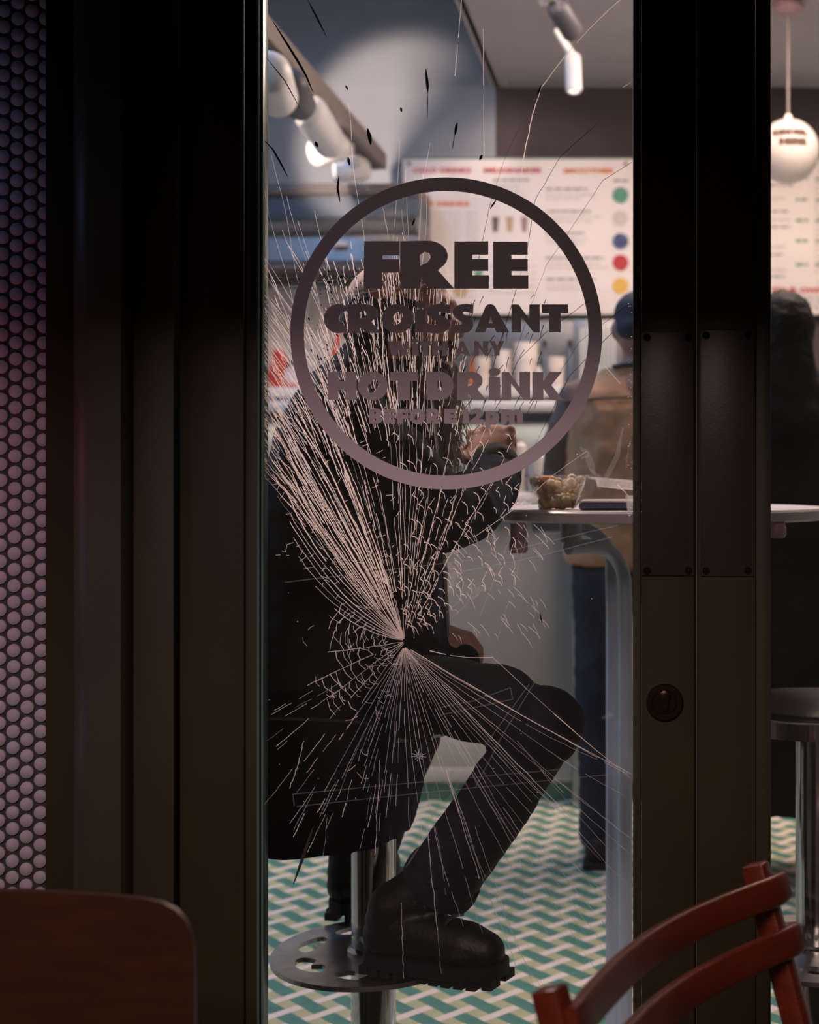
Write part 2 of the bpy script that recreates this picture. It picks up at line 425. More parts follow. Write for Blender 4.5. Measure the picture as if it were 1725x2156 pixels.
def text_mesh(txt, height, width, bold=0.0):
    cu = bpy.data.curves.new('t', 'FONT'); cu.body = txt; cu.size = 1.0; cu.offset = bold; cu.resolution_u = 2
    ob = bpy.data.objects.new('t', cu); COL.objects.link(ob)
    dg = bpy.context.evaluated_depsgraph_get(); dg.update()
    me = bpy.data.meshes.new_from_object(ob.evaluated_get(dg))
    vs = [v.co.copy() for v in me.vertices]; fs = [tuple(p.vertices) for p in me.polygons]
    bpy.data.objects.remove(ob); bpy.data.curves.remove(cu); bpy.data.meshes.remove(me)
    x0 = min(v.x for v in vs); x1 = max(v.x for v in vs); y0 = min(v.y for v in vs); y1 = max(v.y for v in vs)
    vs = [((v.x-x0)/(x1-x0)*width, (v.y-y0)/(y1-y0)*height) for v in vs]
    return vs, fs

# ================================================================== STRUCTURE
YD = 1.973          # front face of the door leaves
YG = 1.985          # glass
K = YD/F
def Xd(px): return (px-PX)*K
def Zd(py): return H-(py-PY)*K
XL, XR, YB = -2.5, 2.3, 6.5     # interior left, right, back
ZC, ZH = 2.96, 3.5
def struct(mb, name, m, smooth=None): return tag(mb.build(name, m, None, smooth), kind='structure')

struct(MB().span((-6, -4, -0.17), (6, 2.02, -0.12)), 'ground', 'paving')
floor = struct(MB().span((XL, 1.96, -0.12), (XR, YB, -0.004)), 'floor', 'floor_bed')
struct(MB().span((XL, YB, -0.1), (-0.765, YB+.1, ZH)), 'wall_back', 'wall')
struct(MB().span((-0.765, YB, -0.1), (XR, YB+.1, ZC)), 'wall_back_right', 'darkwall')
struct(MB().span((XL-.1, 1.98, -0.1), (XL, YB+.1, ZH)), 'wall_left', 'wall')
struct(MB().span((XR, 1.98, -0.1), (XR+.1, YB+.1, ZC)), 'wall_right', 'wall')
struct(MB().span((-0.765, 2.1, ZC), (XR+.1, YB+.1, ZC+.08)).span((-0.78, 2.1, ZC), (-0.745, YB, ZH)), 'ceiling', 'ceiling')
struct(MB().span((XL-.1, 2.1, ZH), (-0.745, YB+.1, ZH+.08)), 'ceiling_high', 'wall')
# outside wall left of the door with penny tiles, wall over the doors, wall to the right
wf = struct(MB().span((-2.6, 1.985, -0.12), (Xd(92)+.004, 2.15, 3.6)), 'wall_front', 'grout')
struct(MB().span((-0.90, 2.0, 2.28), (0.82, 2.15, 3.6)).span((0.80, 1.985, -.12), (2.4, 2.15, 3.6)), 'wall_front_upper', 'frame')
struct(MB().span((-0.88, 1.96, 2.16), (0.83, 2.06, 2.3)), 'trim_1', 'frame')
struct(MB().span((-0.88, 1.96, -.12), (0.83, 2.12, -0.003)), 'trim_2', 'frame')
struct(MB().bbox((Xd(92), 1.978, -.12), (Xd(166), 2.1, 2.2), .002), 'trim_3', 'recess', 40)
b = MB(); pts = [(Xd(163), 2.08)]
pts += [(Xd(163)+.034*(1-math.cos(a)), 1.935+.030*(1-math.sin(a))) for a in [i*math.pi/16 for i in range(9)]]
pts += [(Xd(276), 1.935), (Xd(284), 1.943), (Xd(284), 2.08)]
b.plate([pts], (0, 0, 2.2), (1, 0, 0), (0, 1, 0), 2.32)
struct(b, 'trim_4', 'frame', 40)
struct(MB().bbox((Xd(284)+.001, 1.962, -.12), (Xd(372), 2.08, 2.2), .002), 'trim_5', 'frame', 40)
# added sheet out of view over the pavement, shades the upper doors
aw = MB().plate([[(1.97, 2.34), (0.50, 2.08), (0.50, 1.93), (0.515, 1.93), (0.515, 2.07), (1.97, 2.31)]], (-3.2, 0, 0), (0, 1, 0), (0, 0, 1), -5.6)
tag(aw.build('shade_sheet', 'shade_sheet'), 'added dark cloth sheet out of view above the shop doors, shading their tops', 'shade_sheet')

# penny tiles (individual within the picture, the rest joined)
def tile_disc(r, h, n=12):
    m = MB(); q = [(r, 0), (r*0.98, h*0.8), (r*0.93, h)]
    return m.lathe((0, 0, 0), q, n, (0, -1, 0))
td = tile_disc(0.0098, 0.0028).mesh('tile'); td.materials.append(M['penny']); shade(td, 60)
pitch = 34.3*K; rest = MB(); cnt = 0
for c in range(-16, 5):
    x0 = 27 + 29.4*(c-1)
    for r_ in range(-24, 80):
        py = 17 + 34.3*r_ + (17.15 if c % 2 else 0)
        px = x0 - 0.0068*(py-600)
        z = Zd(py)
        if z < -0.1: continue
        if px > 100: continue
        p = Vector((Xd(px), 1.985, z))
        if px > -16 and -20 < py < 1960:
            o = bpy.data.objects.new('tile', td); COL.objects.link(o); o.parent = wf; o.location = p
            o.rotation_euler = (R.uniform(-.02, .02), R.uniform(0, 6.28), R.uniform(-.02, .02))
        else:
            s = MB().lathe(p, [(0.0098, 0), (0.0088, 0.0028)], 8, (0, -1, 0)); rest.add(s.v, s.f)
tag(rest.build('tile_field', 'penny', wf), kind='stuff')

# floor weave: white bars one way, green bars the other, tan pieces between
A_, B_ = 0.0925, 0.0975
S2 = math.sqrt(2)
def fpt(p, q, cx, cy):  # p along +45 deg, q along -45 deg in cell units
    return Vector((cx + (p+q)*A_/2, cy + (p-q)*B_/2, 0))
def piece(p0, p1, q0, q1, g=0.006):
    c = [(p0+g, q0+g), (p1-g, q0+g), (p1-g, q1-g), (p0+g, q1-g)]
    top = [fpt(a, b, 0, 0) for a, b in c]; bot = [v + Vector((0, 0, -0.006)) for v in top]
    return MB().add(top+bot, [(3,2,1,0), (0,1,5,4), (1,2,6,5), (2,3,7,6), (3,0,4,7)])
PIECES = {'white_tile': (piece(-.745, .745, -.185, .185), (0, 0)), 'green_tile': (piece(-.26, .26, -.83, .83), (1, 0)),
          'tan_tile': (piece(.26, .74, .17, .83), (0, 0)), 'tan_tile_b': (piece(.26, .74, -.83, -.17), (0, 0))}
for nm in list(PIECES):
    pc, off = PIECES[nm]; mname = 'tan_tile' if nm.startswith('tan') else nm
    me = pc.mesh(mname); me.materials.append(M[mname]); PIECES[nm] = (pc, off, me, mname)
cells = []
ox, oy = W(1082, 2065, 3.2047)[:2]
for i in range(-30, 32):
    for j in range(-14, 40):
        cx = ox + i*A_; cy = oy + j*B_
        if not (XL+.05 < cx < XR-.05 and 2.02 < cy < YB-.05): continue
        px = PX + cx*F/cy; py = PY + H*F/cy
        vis = (530 < px < 1350 or 1600 < px < 1760) and 1660 < py < 2200
        cells.append((0 if vis else 1, cy, cx))
cells.sort(); used = {}; joined = {}
for vis, cy, cx in cells:
    for nm, (pc, off, me, mname) in PIECES.items():
        d = fpt(off[0], off[1], cx, cy)
        # a green bar sits half a cell off
        if nm == 'green_tile': d = fpt(1, 0, cx, cy)
        for d_ in (d,):
            if vis == 0 and used.get(mname, 0) < 290:
                o = bpy.data.objects.new(mname, me); COL.objects.link(o); o.parent = floor; o.location = d_
                used[mname] = used.get(mname, 0)+1
            else:
                j = joined.setdefault(mname, MB()); j.add([v+d_ for v in pc.v], pc.f)
for mname, mb in joined.items():
    tag(mb.build(mname + '_field', mname, floor), kind='stuff')

# ================================================================== DOORS
def screw(parent, x, z, y, r=0.0055):
    s = MB().lathe((x, y, z), [(r, 0), (r, .0008), (r*.6, .0016)], 12, (0, -1, 0)).build('screw', 'screw', parent, 50)
    return s
ZT, ZBm = 2.155, 0.0
def glass_pane(parent, x0, x1, z0=0.16, z1=2.06):
    return MB().span((x0, YG, z0), (x1, YG+.008, z1)).build('glass_pane', 'glass', parent)

d1 = thing('door_1', (Xd(376), YD, 0), kind='structure')
# left stile in stepped strips, right stile, rails
MB().bbox((Xd(378), YD, ZBm), (Xd(514), YD+.05, ZT), .002).build('stile', 'door', d1, 40)
MB().bbox((Xd(516), YD+.002, ZBm), (Xd(541), YD+.05, ZT), .0015).build('glazing_bead', 'frame', d1, 40)
MB().bbox((Xd(541.5), YD-.001, ZBm), (Xd(546), YD+.03, ZT), .0008).build('glass_edge', 'frame_edge', d1, 40)
MB().bbox((Xd(548), YD+.004, ZBm), (Xd(552.5), YD+.03, ZT), .0008).build('glass_edge', 'frame_edge', d1, 40)
MB().bbox((Xd(1351), YD, ZBm), (Xd(1463), YD+.05, ZT), .0018).build('stile', 'door', d1, 40)
MB().bbox((Xd(1333), YD+.003, ZBm), (Xd(1350), YD+.05, ZT), .0015).build('glazing_bead', 'frame', d1, 40)
MB().bbox((Xd(553), YD, 0.0), (Xd(1333), YD+.05, 0.19), .002).build('bottom_rail', 'door', d1, 40)
MB().bbox((Xd(553), YD, 2.05), (Xd(1333), YD+.05, ZT), .002).build('top_rail', 'door', d1, 40)
g1 = glass_pane(d1, Xd(551), Xd(1334))
pp = MB().bbox((Xd(1351), YD-.003, Zd(1212)), (Xd(1461), YD, Zd(699)), .0008).build('push_plate', 'plate', d1, 40)
for px, py in ((1363, 711), (1450, 711), (1363, 1201), (1450, 1201)): screw(pp, Xd(px), Zd(py), YD-.003)
lk = MB().lathe((Xd(1400), YD, Zd(1478)), [(.0265, 0), (.0265, .004), (.025, .006), (.0185, .0062), (.018, .004), (.0165, .004), (.016, .0065), (0.001, .0068)], 40, (0, -1, 0)).build('lock', 'lock', d1, 35)
kb = MB().lathe((Xd(1400), YD-.006, Zd(1464)), [(.0085, 0), (.0085, .0035), (.007, .0045)], 24, (0, -1, 0))
kb.plate([[(-.0045, .0), (.0045, 0), (.005, -.012), (.003, -.0175), (-.003, -.0175), (-.005, -.012)]], (Xd(1400), YD-.0095, Zd(1466)), (1, 0, 0), (0, 0, 1), -.0035)
kb.build('key_cylinder', 'lock', lk, 40)

d2 = thing('door_2', (Xd(1469), YD, 0), kind='structure')
MB().bbox((Xd(1470), YD-.001, ZBm), (Xd(1592), YD+.05, ZT), .0022).build('stile', 'door', d2, 40)
MB().bbox((Xd(1593), YD+.003, ZBm), (Xd(1624), YD+.05, ZT), .0015).build('glazing_bead', 'frame', d2, 40)
MB().bbox((Xd(2410), YD, ZBm), (0.80, YD+.05, ZT), .002).build('stile', 'door', d2, 40)
MB().bbox((Xd(1624), YD, 0.0), (Xd(2410), YD+.05, 0.19), .002).build('bottom_rail', 'door', d2, 40)
MB().bbox((Xd(1624), YD, 2.05), (Xd(2410), YD+.05, ZT), .002).build('top_rail', 'door', d2, 40)
glass_pane(d2, Xd(1622), Xd(2412))
pp = MB().bbox((Xd(1475), YD-.004, Zd(1213)), (Xd(1588), YD-.001, Zd(695)), .0008).build('push_plate', 'plate', d2, 40)
for px, py in ((1487, 707), (1575, 707), (1487, 1201), (1575, 1201)): screw(pp, Xd(px), Zd(py), YD-.004)
MB().tube([(Xd(1467), YD-.0005, 0.0), (Xd(1467), YD-.0005, ZT)], .0009, 10).build('glint_strip', 'chrome_dull', d2, 60)  # added strip, shaped to catch a violet glint along the door edge
# dark backing in the meeting gap
MB().span((Xd(1462), YD+.012, 0), (Xd(1471), YD+.05, ZT)).build('meeting_strip', 'frame', d2)

# ------------------------------------------------------------------ vinyl on the glass
GL = {
 'F': [[(0,0),(.53,0),(.53,.34),(1,.34),(1,.62),(.53,.62),(.53,.70),(1,.70),(1,1),(.02,1)]],
 'E': [[(0,0),(1,0),(1,.285),(.52,.285),(.52,.375),(.98,.375),(.98,.63),(.52,.63),(.52,.72),(.98,.72),(.98,1),(0,1)]],
 'R': [[(0,0),(.36,0),(.38,.22),(.56,0),(1,0),(.70,.38)] + arc(.52,.68,.36,.32,-50,85,12) + [(.3,1),(0,.985)], [(.37,.48),(.36,.70),(.45,.77),(.54,.74),(.565,.65),(.5,.54)]],
 'C': [arc(.62,.5,.62,.5,62,298,22) + [(1,.0),(1,.24)] + arc(1.0,.5,.36,.26,270,90,12) + [(1,1)]],
 'O': [arc(.5,.5,.5,.5,0,345,28), [(.5+.20*math.cos(t)*.8+.07*math.sin(t), .5+.24*math.sin(t)) for t in [i*2*math.pi/18 for i in range(18)]]],
 'S': [[(.98,.97),(.75,1),(.5,1),(.25,.95),(.08,.82),(.04,.68),(.15,.54),(.38,.44),(.47,.38),(.46,.31),(.36,.28),(.2,.30),(.02,.36),(0,.06),(.2,.01),(.45,0),(.72,.03),(.9,.13),(.98,.27),(.95,.42),(.8,.54),(.56,.63),(.49,.69),(.56,.74),(.72,.72),(.96,.66)]],
 'A': [[(0,0),(.31,.9),(.36,.97),(.45,1),(.54,.97),(.59,.9),(1,0),(.63,0),(.57,.15),(.345,.15),(.30,0)], [(.40,.32),(.52,.32),(.46,.58)]],
 'N': [[(0,0),(0,1),(.25,1),(.63,.46),(.63,1),(1,1),(1,0),(.78,0),(.34,.58),(.34,0)]],
 'T': [[(.28,0),(.72,0),(.72,.68),(1,.68),(1,1),(0,1),(0,.68),(.28,.68)]],
 'W': [[(0,1),(.22,1),(.30,.5),(.42,1),(.60,1),(.70,.5),(.78,1),(1,1),(.86,0),(.60,0),(.5,.45),(.4,0),(.14,0)]],
 'H': [[(0,0),(.38,0),(.38,.36),(.62,.36),(.62,0),(1,0),(1,1),(.62,1),(.62,.66),(.38,.66),(.38,1),(0,1)]],
 'Y': [[(.32,0),(.68,0),(.68,.36),(1,1),(.66,1),(.5,.62),(.36,1),(0,1),(.32,.36)]],
 'D': [[(0,0),(.5,0)] + arc(.5,.5,.5,.5,-80,80,16) + [(.5,1),(0,1)], [(.42,.3),(.55,.33),(.6,.5),(.55,.67),(.42,.7)]],
 'K': [[(0,0),(.36,0),(.36,.4),(.60,0),(1,0),(.62,.53),(.97,1),(.55,1),(.36,.66),(.36,1),(0,1)]],
 'B': [[(0,0),(.65,0),(.9,.07),(1,.24),(.97,.4),(.85,.5),(.94,.62),(.94,.8),(.84,.94),(.6,1),(0,1)], [(.38,.2),(.55,.22),(.58,.32),(.38,.38)], [(.38,.62),(.52,.66),(.5,.78),(.38,.8)]],
 '1': [[(.3,0),(1,0),(.9,1),(.55,1),(0,.78),(.05,.56),(.36,.66)]],
 '2': [[(0,0),(1,0),(1,.28),(.62,.28),(.95,.6),(.92,.82),(.72,.98),(.4,1),(0,.88),(.05,.58),(.35,.68),(.5,.62),(.45,.5),(0,.2)]],
 'p': [[(0,0),(.36,0),(.36,.28),(.65,.27),(.92,.42),(1,.66),(.9,.9),(.62,1),(0,1)], [(.36,.52),(.5,.54),(.56,.66),(.5,.77),(.36,.78)]],
 'm': [[(0,0),(.25,0),(.27,.6),(.37,.6),(.37,0),(.62,0),(.62,.6),(.72,.6),(.74,0),(1,0),(1,.75),(.88,1),(.66,1),(.55,.9),(.42,1),(0,1)]],
}
YV = YG-0.0006
def vinyl_letter(ch, x0, y0, x1, y1, mb):
    fl = GL['i_'] if ch == 'i' else GL[ch]
    o = Vector((Xg(x0), YV, Zg(y1)))
    mb.plate(fl, o, ((Xg(x1)-Xg(x0)), 0, 0), (0, 0, Zg(y0)-Zg(y1)), 0)
KG = YG/F
def Xg(px): return (px-PX)*KG
def Zg(py): return H-(py-PY)*KG
LINES = [
 ('FREE', [('F',766,508,841,608),('R',843,507,957,608),('E',957,508.5,1030,608),('E',1039,509,1113,608)]),
 ('CROiSSANT', [('C',682.5,640,732,702),('R',733,640,803,701),('O',804.5,640,869.5,702),('i',874,633,897,700),('S',897,640,949.5,702),('S',951,640,998.5,702),('A',1000,640,1073,700),('N',1077.5,641,1137,700),('T',1141,641,1196.5,700)]),
 ('WiTH', [('W',819,718,862.5,749),('i',868,713,881,749),('T',883.5,718,908,749),('H',910.5,718,943,749)]),
 ('ANY', [('A',959,718,991,749),('N',999,718,1028,749),('Y',1031,718,1062.5,749)]),
 ('HOT', [('H',690,783,751,842),('O',754,783,817,843),('T',821.5,783,880,842)]),
 ('DRiNK', [('D',898,783,955,842),('R',963,783,1024,842),('i',1029.5,774.5,1054,842),('N',1056.5,783,1116.5,842),('K',1121.5,783,1186,842)]),
 ('BEFORE', [('B',778,860,805,892),('E',808,861,833,892),('F',836.5,861,860,892),('O',862.5,860,895.5,893),('R',898,860,928,892),('E',935.5,861,962,892)]),
 ('12pm', [('1',968.5,861,988,892),('2',990.5,860,1019,892),('p',1022.5,866,1052,903),('m',1055.5,862,1101,892)]),
]
for txt, ls in LINES:
    mb = MB()
    for ch, x0, y0, x1, y1 in ls:
        if ch == 'i':
            hgt = y1-y0; ys = y0+hgt*.285
            mb.plate([[(0,0),(1,0),(.98,1),(.04,1)]], (Xg(x0), YV, Zg(y1)), (Xg(x1)-Xg(x0), 0, 0), (0, 0, Zg(ys)-Zg(y1)), 0)
            mb.plate([arc((x0+x1)/2, 0, (x1-x0)*.5, hgt*.125, 0, 345, 23)], (Xg(0), YV, Zg(y0+hgt*.125)), (KG, 0, 0), (0, 0, KG), 0)
        else:
            vinyl_letter(ch, x0, y0, x1, y1, mb)
    mb.build('lettering', 'vinyl', d1)
MB().plate([arc(0, 0, 328.5, 328.5, 0, 358, 160), arc(0, 0, 299.5, 299.5, 0, 358, 160)], (Xg(940), YV, Zg(702)), (KG, 0, 0), (0, 0, KG), 0).build('sticker_ring', 'vinyl', d1)

# ------------------------------------------------------------------ cracks in the left pane
YC = YG-0.00025
bright, fine, dark, tape, smear = MB(), MB(), MB(), MB(), MB()
GX0, GX1 = 552, 1332
def ribbon(mb, pts, w0, w1=None, wmid=None):
    """flat sliver along pixel points; widths in pixels at the two ends"""
    w1 = w0 if w1 is None else w1
    pts = [p for p in pts if GX0 < p[0] < GX1 and -30 < p[1] < 2190]
    n = len(pts)
    if n < 2: return
    vs = []; yc = YC + R.uniform(-.0002, .0002)
    for i, p in enumerate(pts):
        a = pts[max(i-1, 0)]; b = pts[min(i+1, n-1)]
        dx, dy = b[0]-a[0], b[1]-a[1]; L = math.hypot(dx, dy) or 1
        t = i/(n-1); w = (w0*(1-t)+w1*t)/2
        if wmid: w = wmid*math.sin(math.pi*(0.08+0.84*t))/2
        nx, ny = -dy/L*w, dx/L*w
        vs.append(Vector((Xg(p[0]+nx), yc, Zg(p[1]+ny)))); vs.append(Vector((Xg(p[0]-nx), yc, Zg(p[1]-ny))))
    mb.add(vs, [(2*i, 2*i+1, 2*i+3, 2*i+2) for i in range(n-1)])
OX, OY = 851, 1358
def ray(ang, r0, r1, bend=0.0, jit=1.0, step=14):
    """ang in degrees (0 = right, 90 = up); bend turns the ray with distance"""
    pts = []; r = r0; wob = R.uniform(0, 6.28); wf_ = R.uniform(.01, .03)
    while r < r1:
        a = math.radians(ang + bend*(r/600.0) + jit*0.35*math.sin(r*wf_+wob)) 
        pts.append((OX + r*math.cos(a) + R.gauss(0, .45*jit), OY - r*math.sin(a) + R.gauss(0, .45*jit)))
        r += step*R.uniform(.7, 1.3)
    return pts
def broken(mb_, pts, w, gap=0.08, lo=6, hi=26, taper=1.0):
    """cut a crack into glints"""
    i = 0
    while i < len(pts)-1:
        L = int(R.uniform(lo, hi)); seg = pts[i:i+L+1]
        if len(seg) > 1:
            ww = w*R.uniform(.55, 1.25); ribbon(mb_, seg, ww*R.uniform(.5, 1), ww*R.uniform(.5, 1), None)
        i += L + (1 if R.random() < gap else 0)
def dense(ang):
    return 1
# fan to the upper left: dense, bright, opening out from the impact point
OY = 1348
a = 84.0
while a < 134:
    hot = 103 < a < 130
    w = 2.1 if hot else 1.2
    r1 = R.choice([420, 520, 600, 700, 760, 860, 960]) * R.uniform(.85, 1.15)
    bend = R.uniform(-6, -2) if a > 121 else (R.uniform(-1, 3) if a > 113 else (R.uniform(4, 9) if a > 94 else R.uniform(0, 3)))
    r0 = R.uniform(2, 10) if R.random() < .42 else R.uniform(60, 170)
    pts = ray(a, r0, r1, bend, 1.2)
    n1 = int(len(pts)*R.uniform(.55, .8))
    broken(bright, pts[:n1], w, .10 if hot else .3, 5 if hot else 2, 22 if hot else 7)
    broken(fine, pts[n1-1:], w*.7, .3, 4, 12)
    a += R.uniform(.75, 1.35) if hot else R.uniform(1.2, 2.2)
for i in range(62):
    a = R.uniform(105, 130); r0 = R.uniform(200, 520); pts = ray(a, r0, r0+R.uniform(60, 200), R.uniform(-3, 2), 1.3, 10)
    broken(bright, pts, R.uniform(1.2, 2.5), .2, 4, 12)
for i in range(190):
    a = R.uniform(90, 122); r0 = R.uniform(420, 790); pts = ray(a-5, r0, r0+R.uniform(25, 120), 3+6*(a-90)/32+R.uniform(-1, 1), 1.6, 9)
    broken(bright, pts, R.uniform(1.1, 2.5), .25, 2, 7)
# short upright glints over the head and shoulders
for i in range(230):
    x, y = R.uniform(690, 975), R.uniform(560, 930)
    L = R.uniform(18, 95) * (1.15 if y > 640 else .8); t = math.atan2(OY-y, x-OX) + math.radians(R.gauss(3, 2.5)); q = []
    for k in range(8): q.append((x + L*k/7*math.cos(t) + R.gauss(0, .6), y - L*k/7*math.sin(t) + R.gauss(0, .6)))
    broken(bright, q, R.uniform(.8, 1.9), .3, 2, 7)
# long thin lines running on to the frame at the upper left and straight up
for i in range(60):
    a = R.uniform(92, 113); r0 = R.uniform(440, 660); r1 = R.uniform(760, 1150)
    pts = ray(a, r0, r1, R.uniform(12, 15), .6)
    broken(fine, pts, R.uniform(1.2, 1.9), .12, 8, 30)
for i in range(12):
    a = R.uniform(84, 112); pts = ray(a, R.uniform(600, 760), R.uniform(900, 1180), R.uniform(-3, 1), .5)
    broken(fine, pts, R.uniform(.9, 1.5), .1, 8, 30)
# lines to the left that sweep upward as they run out
for a, bend, r1, w in ((136, -16, 420, 1.9), (139, -18, 400, 1.6), (143, -22, 390, 1.9), (146, -24, 370, 1.7), (150, -28, 350, 1.7), (155, -34, 330, 2.0), (160, -40, 300, 1.8), (133, -13, 440, 2.0),
                       (165, -46, 220, 1.7), (172, -60, 170, 1.9), (131, -12, 470, 2.1), (134.5, -14, 380, 1.5)):
    pts = ray(a, 3, r1, bend, 1.0); broken(bright, pts, w, .08, 5, 16)
OY = 1352
# web of cross cracks in the left sector
sect = [(158, -40), (170, -55), (178, -30), (190, -10), (202, 4), (214, 8), (224, 8), (234, 6)]
def secpt(k, r):
    a, b = sect[k]; t = math.radians(a + b*(r/600.0)); return (OX + r*math.cos(t), OY - r*math.sin(t))
for k in range(len(sect)-1):
    r = R.uniform(26, 40)
    while r < (165 if k < 4 else 210):
        p, q = secpt(k, r), secpt(k+1, r*R.uniform(.94, 1.08))
        m = ((p[0]+q[0])/2 - R.uniform(2, 7), (p[1]+q[1])/2 + R.uniform(-2, 5))
        if R.random() < .86: ribbon(bright, [p, m, q], R.uniform(.9, 1.8), R.uniform(.7, 1.6))
        r += R.uniform(13, 22)
for a, b in sect[3:]:
    broken(bright, ray(a, 3, R.uniform(150, 260), b, 1.3), 1.4, .25, 4, 10)
for i in range(52):
    a = R.uniform(152, 262); r = R.uniform(28, 210 if a < 235 else 300); t = math.radians(a); x, y = OX + r*math.cos(t), OY - r*math.sin(t)
    L = R.uniform(9, 30); d = t - math.pi/2 + R.gauss(0, .45); k = R.uniform(.1, .25)*L
    ribbon(bright, [(x, y), (x+L*.5*math.cos(d)+k*math.cos(t), y-L*.5*math.sin(d)-k*math.sin(t)), (x+L*math.cos(d), y-L*math.sin(d))], R.uniform(.7, 1.4), R.uniform(.5, 1.2))
for i in range(40):
    a = R.uniform(205, 268); r = R.uniform(150, 420); broken(fine if R.random() < .6 else bright, ray(a, r, r+R.uniform(30, 110), R.uniform(-2, 5), 1.2), R.uniform(.9, 1.5), .3, 2, 6)
# short ties between the rays of the bundle
for i in range(150):
    a = R.uniform(96, 150); r = R.uniform(70, 470); p = ray(a, r, r+1, -7, 0)[0]
    L = R.uniform(5, 17); d = math.radians(R.choice([200, 215, 330, 60]) + R.uniform(-20, 20))
    ribbon(bright, [p, (p[0]+L*.5*math.cos(d)+R.uniform(-1.5, 1.5), p[1]-L*.5*math.sin(d)), (p[0]+L*math.cos(d), p[1]-L*math.sin(d))], .9, .8)
# fans downward
OY = 1362
a = 236.0
while a < 330:
    r1 = R.uniform(180, 420) if a < 275 else R.uniform(320, 700)
    if a > 285: r1 *= 1.25
    pts = ray(a, 3, r1, R.uniform(-3, 5) if a < 270 else R.uniform(0, 7), .8)
    n1 = int(len(pts)*R.uniform(.2, .45)); broken(bright, pts[:n1], 1.0, .2, 3, 9); broken(fine, pts[n1-1:], 1.2, .3, 4, 14)
    a += R.uniform(2.1, 4.4)
for (x0, y0, x1, y1, w) in ((866, 1368, 1330, 1630, 1.8), (1040, 1385, 1330, 1640, 1.6), (905, 1370, 1040, 1384, 1.8), (930, 1440, 1215, 1730, 1.5), (960, 1560, 1290, 2100, 1.4), (1000, 1600, 1285, 1960, 1.4), (1000, 1740, 1130, 2090, 1.3), (1060, 1700, 1290, 2010, 1.3),
                            (1090, 1560, 1320, 1830, 1.4), (1140, 1620, 1330, 1800, 1.2), (940, 1620, 1010, 1850, 1.8), (900, 1740, 930, 2050, 1.6), (845, 1900, 850, 2060, 1.8), (640, 1560, 610, 1660, 1.5), (740, 1640, 720, 1720, 1.5), (800, 1600, 790, 1800, 1.6), (690, 1720, 675, 1850, 1.2), (1180, 1780, 1330, 1960, 1.2)):
    n = 16; pts = [(x0+(x1-x0)*t/n + R.gauss(0, .8), y0+(y1-y0)*t/n + 6*math.sin(math.pi*t/n)) for t in range(n+1)]
    broken(bright if w > 1.45 else fine, pts, w, .15, 4, 12)
# chevron glints in the upper right sector: curved ties between faint rays
OY = 1350
for ia in range(15):
    a = 36 + 56*ia/14 + R.uniform(-1, 1); r = R.uniform(28, 70)
    while r < 540:
        t = math.radians(a + 5*math.sin(r/60)); x, y = OX + r*math.cos(t), OY - r*math.sin(t)
        r += R.uniform(26, 60)
        if x > 1090 or y < 850 or (x > 990 and y > 1240): continue
        L = R.uniform(13, 30); d = math.radians(R.gauss(302, 11))
        m = (x+L*.5*math.cos(d)+L*.16, y-L*.5*math.sin(d)-L*.12)
        ribbon(bright, [(x, y), ((x+m[0])/2+L*.03, (y+m[1])/2-L*.03), m, (x+L*math.cos(d), y-L*math.sin(d))], 1.8, .8)
        if R.random() < .4:
            d2 = math.radians(R.gauss(60, 8)); L2 = R.uniform(10, 26); ribbon(bright, [(x, y), (x+L2*math.cos(d2), y-L2*math.sin(d2))], 1.2, .7)
for i in range(16):
    a = R.uniform(60, 90); broken(bright, ray(a, R.uniform(20, 200), R.uniform(260, 520), R.uniform(-4, 2), 2.0), 1.1, .5, 2, 6)
for i in range(70):
    x, y = R.uniform(950, 1150), R.uniform(1100, 1340); L = R.uniform(10, 40); d = math.radians(R.uniform(285, 320))
    ribbon(fine, [(x, y), (x+L*.5*math.cos(d)+2, y-L*.5*math.sin(d)), (x+L*math.cos(d), y-L*math.sin(d))], 1.2, .8)
# long cracks across the upper right
for pts, w in (([(1305, 0), (1240, 62), (1190, 118), (1140, 184), (1122, 240), (1105, 320), (1092, 420)], 1.9), ([(1330, 172), (1312, 184)], 1.6), ([(1256, 262), (1180, 330), (1128, 420), (1108, 540), (1090, 600), (1060, 700), (1030, 800)], 1.3),
               ([(1330, 342), (1270, 380), (1210, 470), (1150, 560), (1120, 640), (1080, 760)], 1.2), ([(972, 0), (965, 80), (958, 160)], 1.5), ([(1018, 60), (1019, 180), (1019, 250), (1020, 330)], 1.5), ([(1100, 255), (1060, 340), (1030, 440), (1005, 560)], 1.1),
               ([(1290, 700), (1200, 790), (1160, 870), (1120, 950), (1080, 1020)], 1.2), ([(1230, 640), (1150, 700), (1090, 760), (1060, 840)], 1.2), ([(1325, 640), (1220, 720), (1170, 800)], 1.0), ([(1235, 950), (1165, 1000), (1100, 1060), (1000, 1130)], 1.5),
               ([(1274, 770), (1306, 808)], 1.8), ([(1300, 1020), (1328, 1048)], 1.5)):
    q = []
    for i in range(len(pts)-1):
        for t in range(6):
            q.append((pts[i][0]+(pts[i+1][0]-pts[i][0])*t/6 + R.gauss(0, .4), pts[i][1]+(pts[i+1][1]-pts[i][1])*t/6 + R.gauss(0, .4)))
    q.append(pts[-1])
    broken(bright if w > 1.45 else dark, q, w, .12, 6, 20)
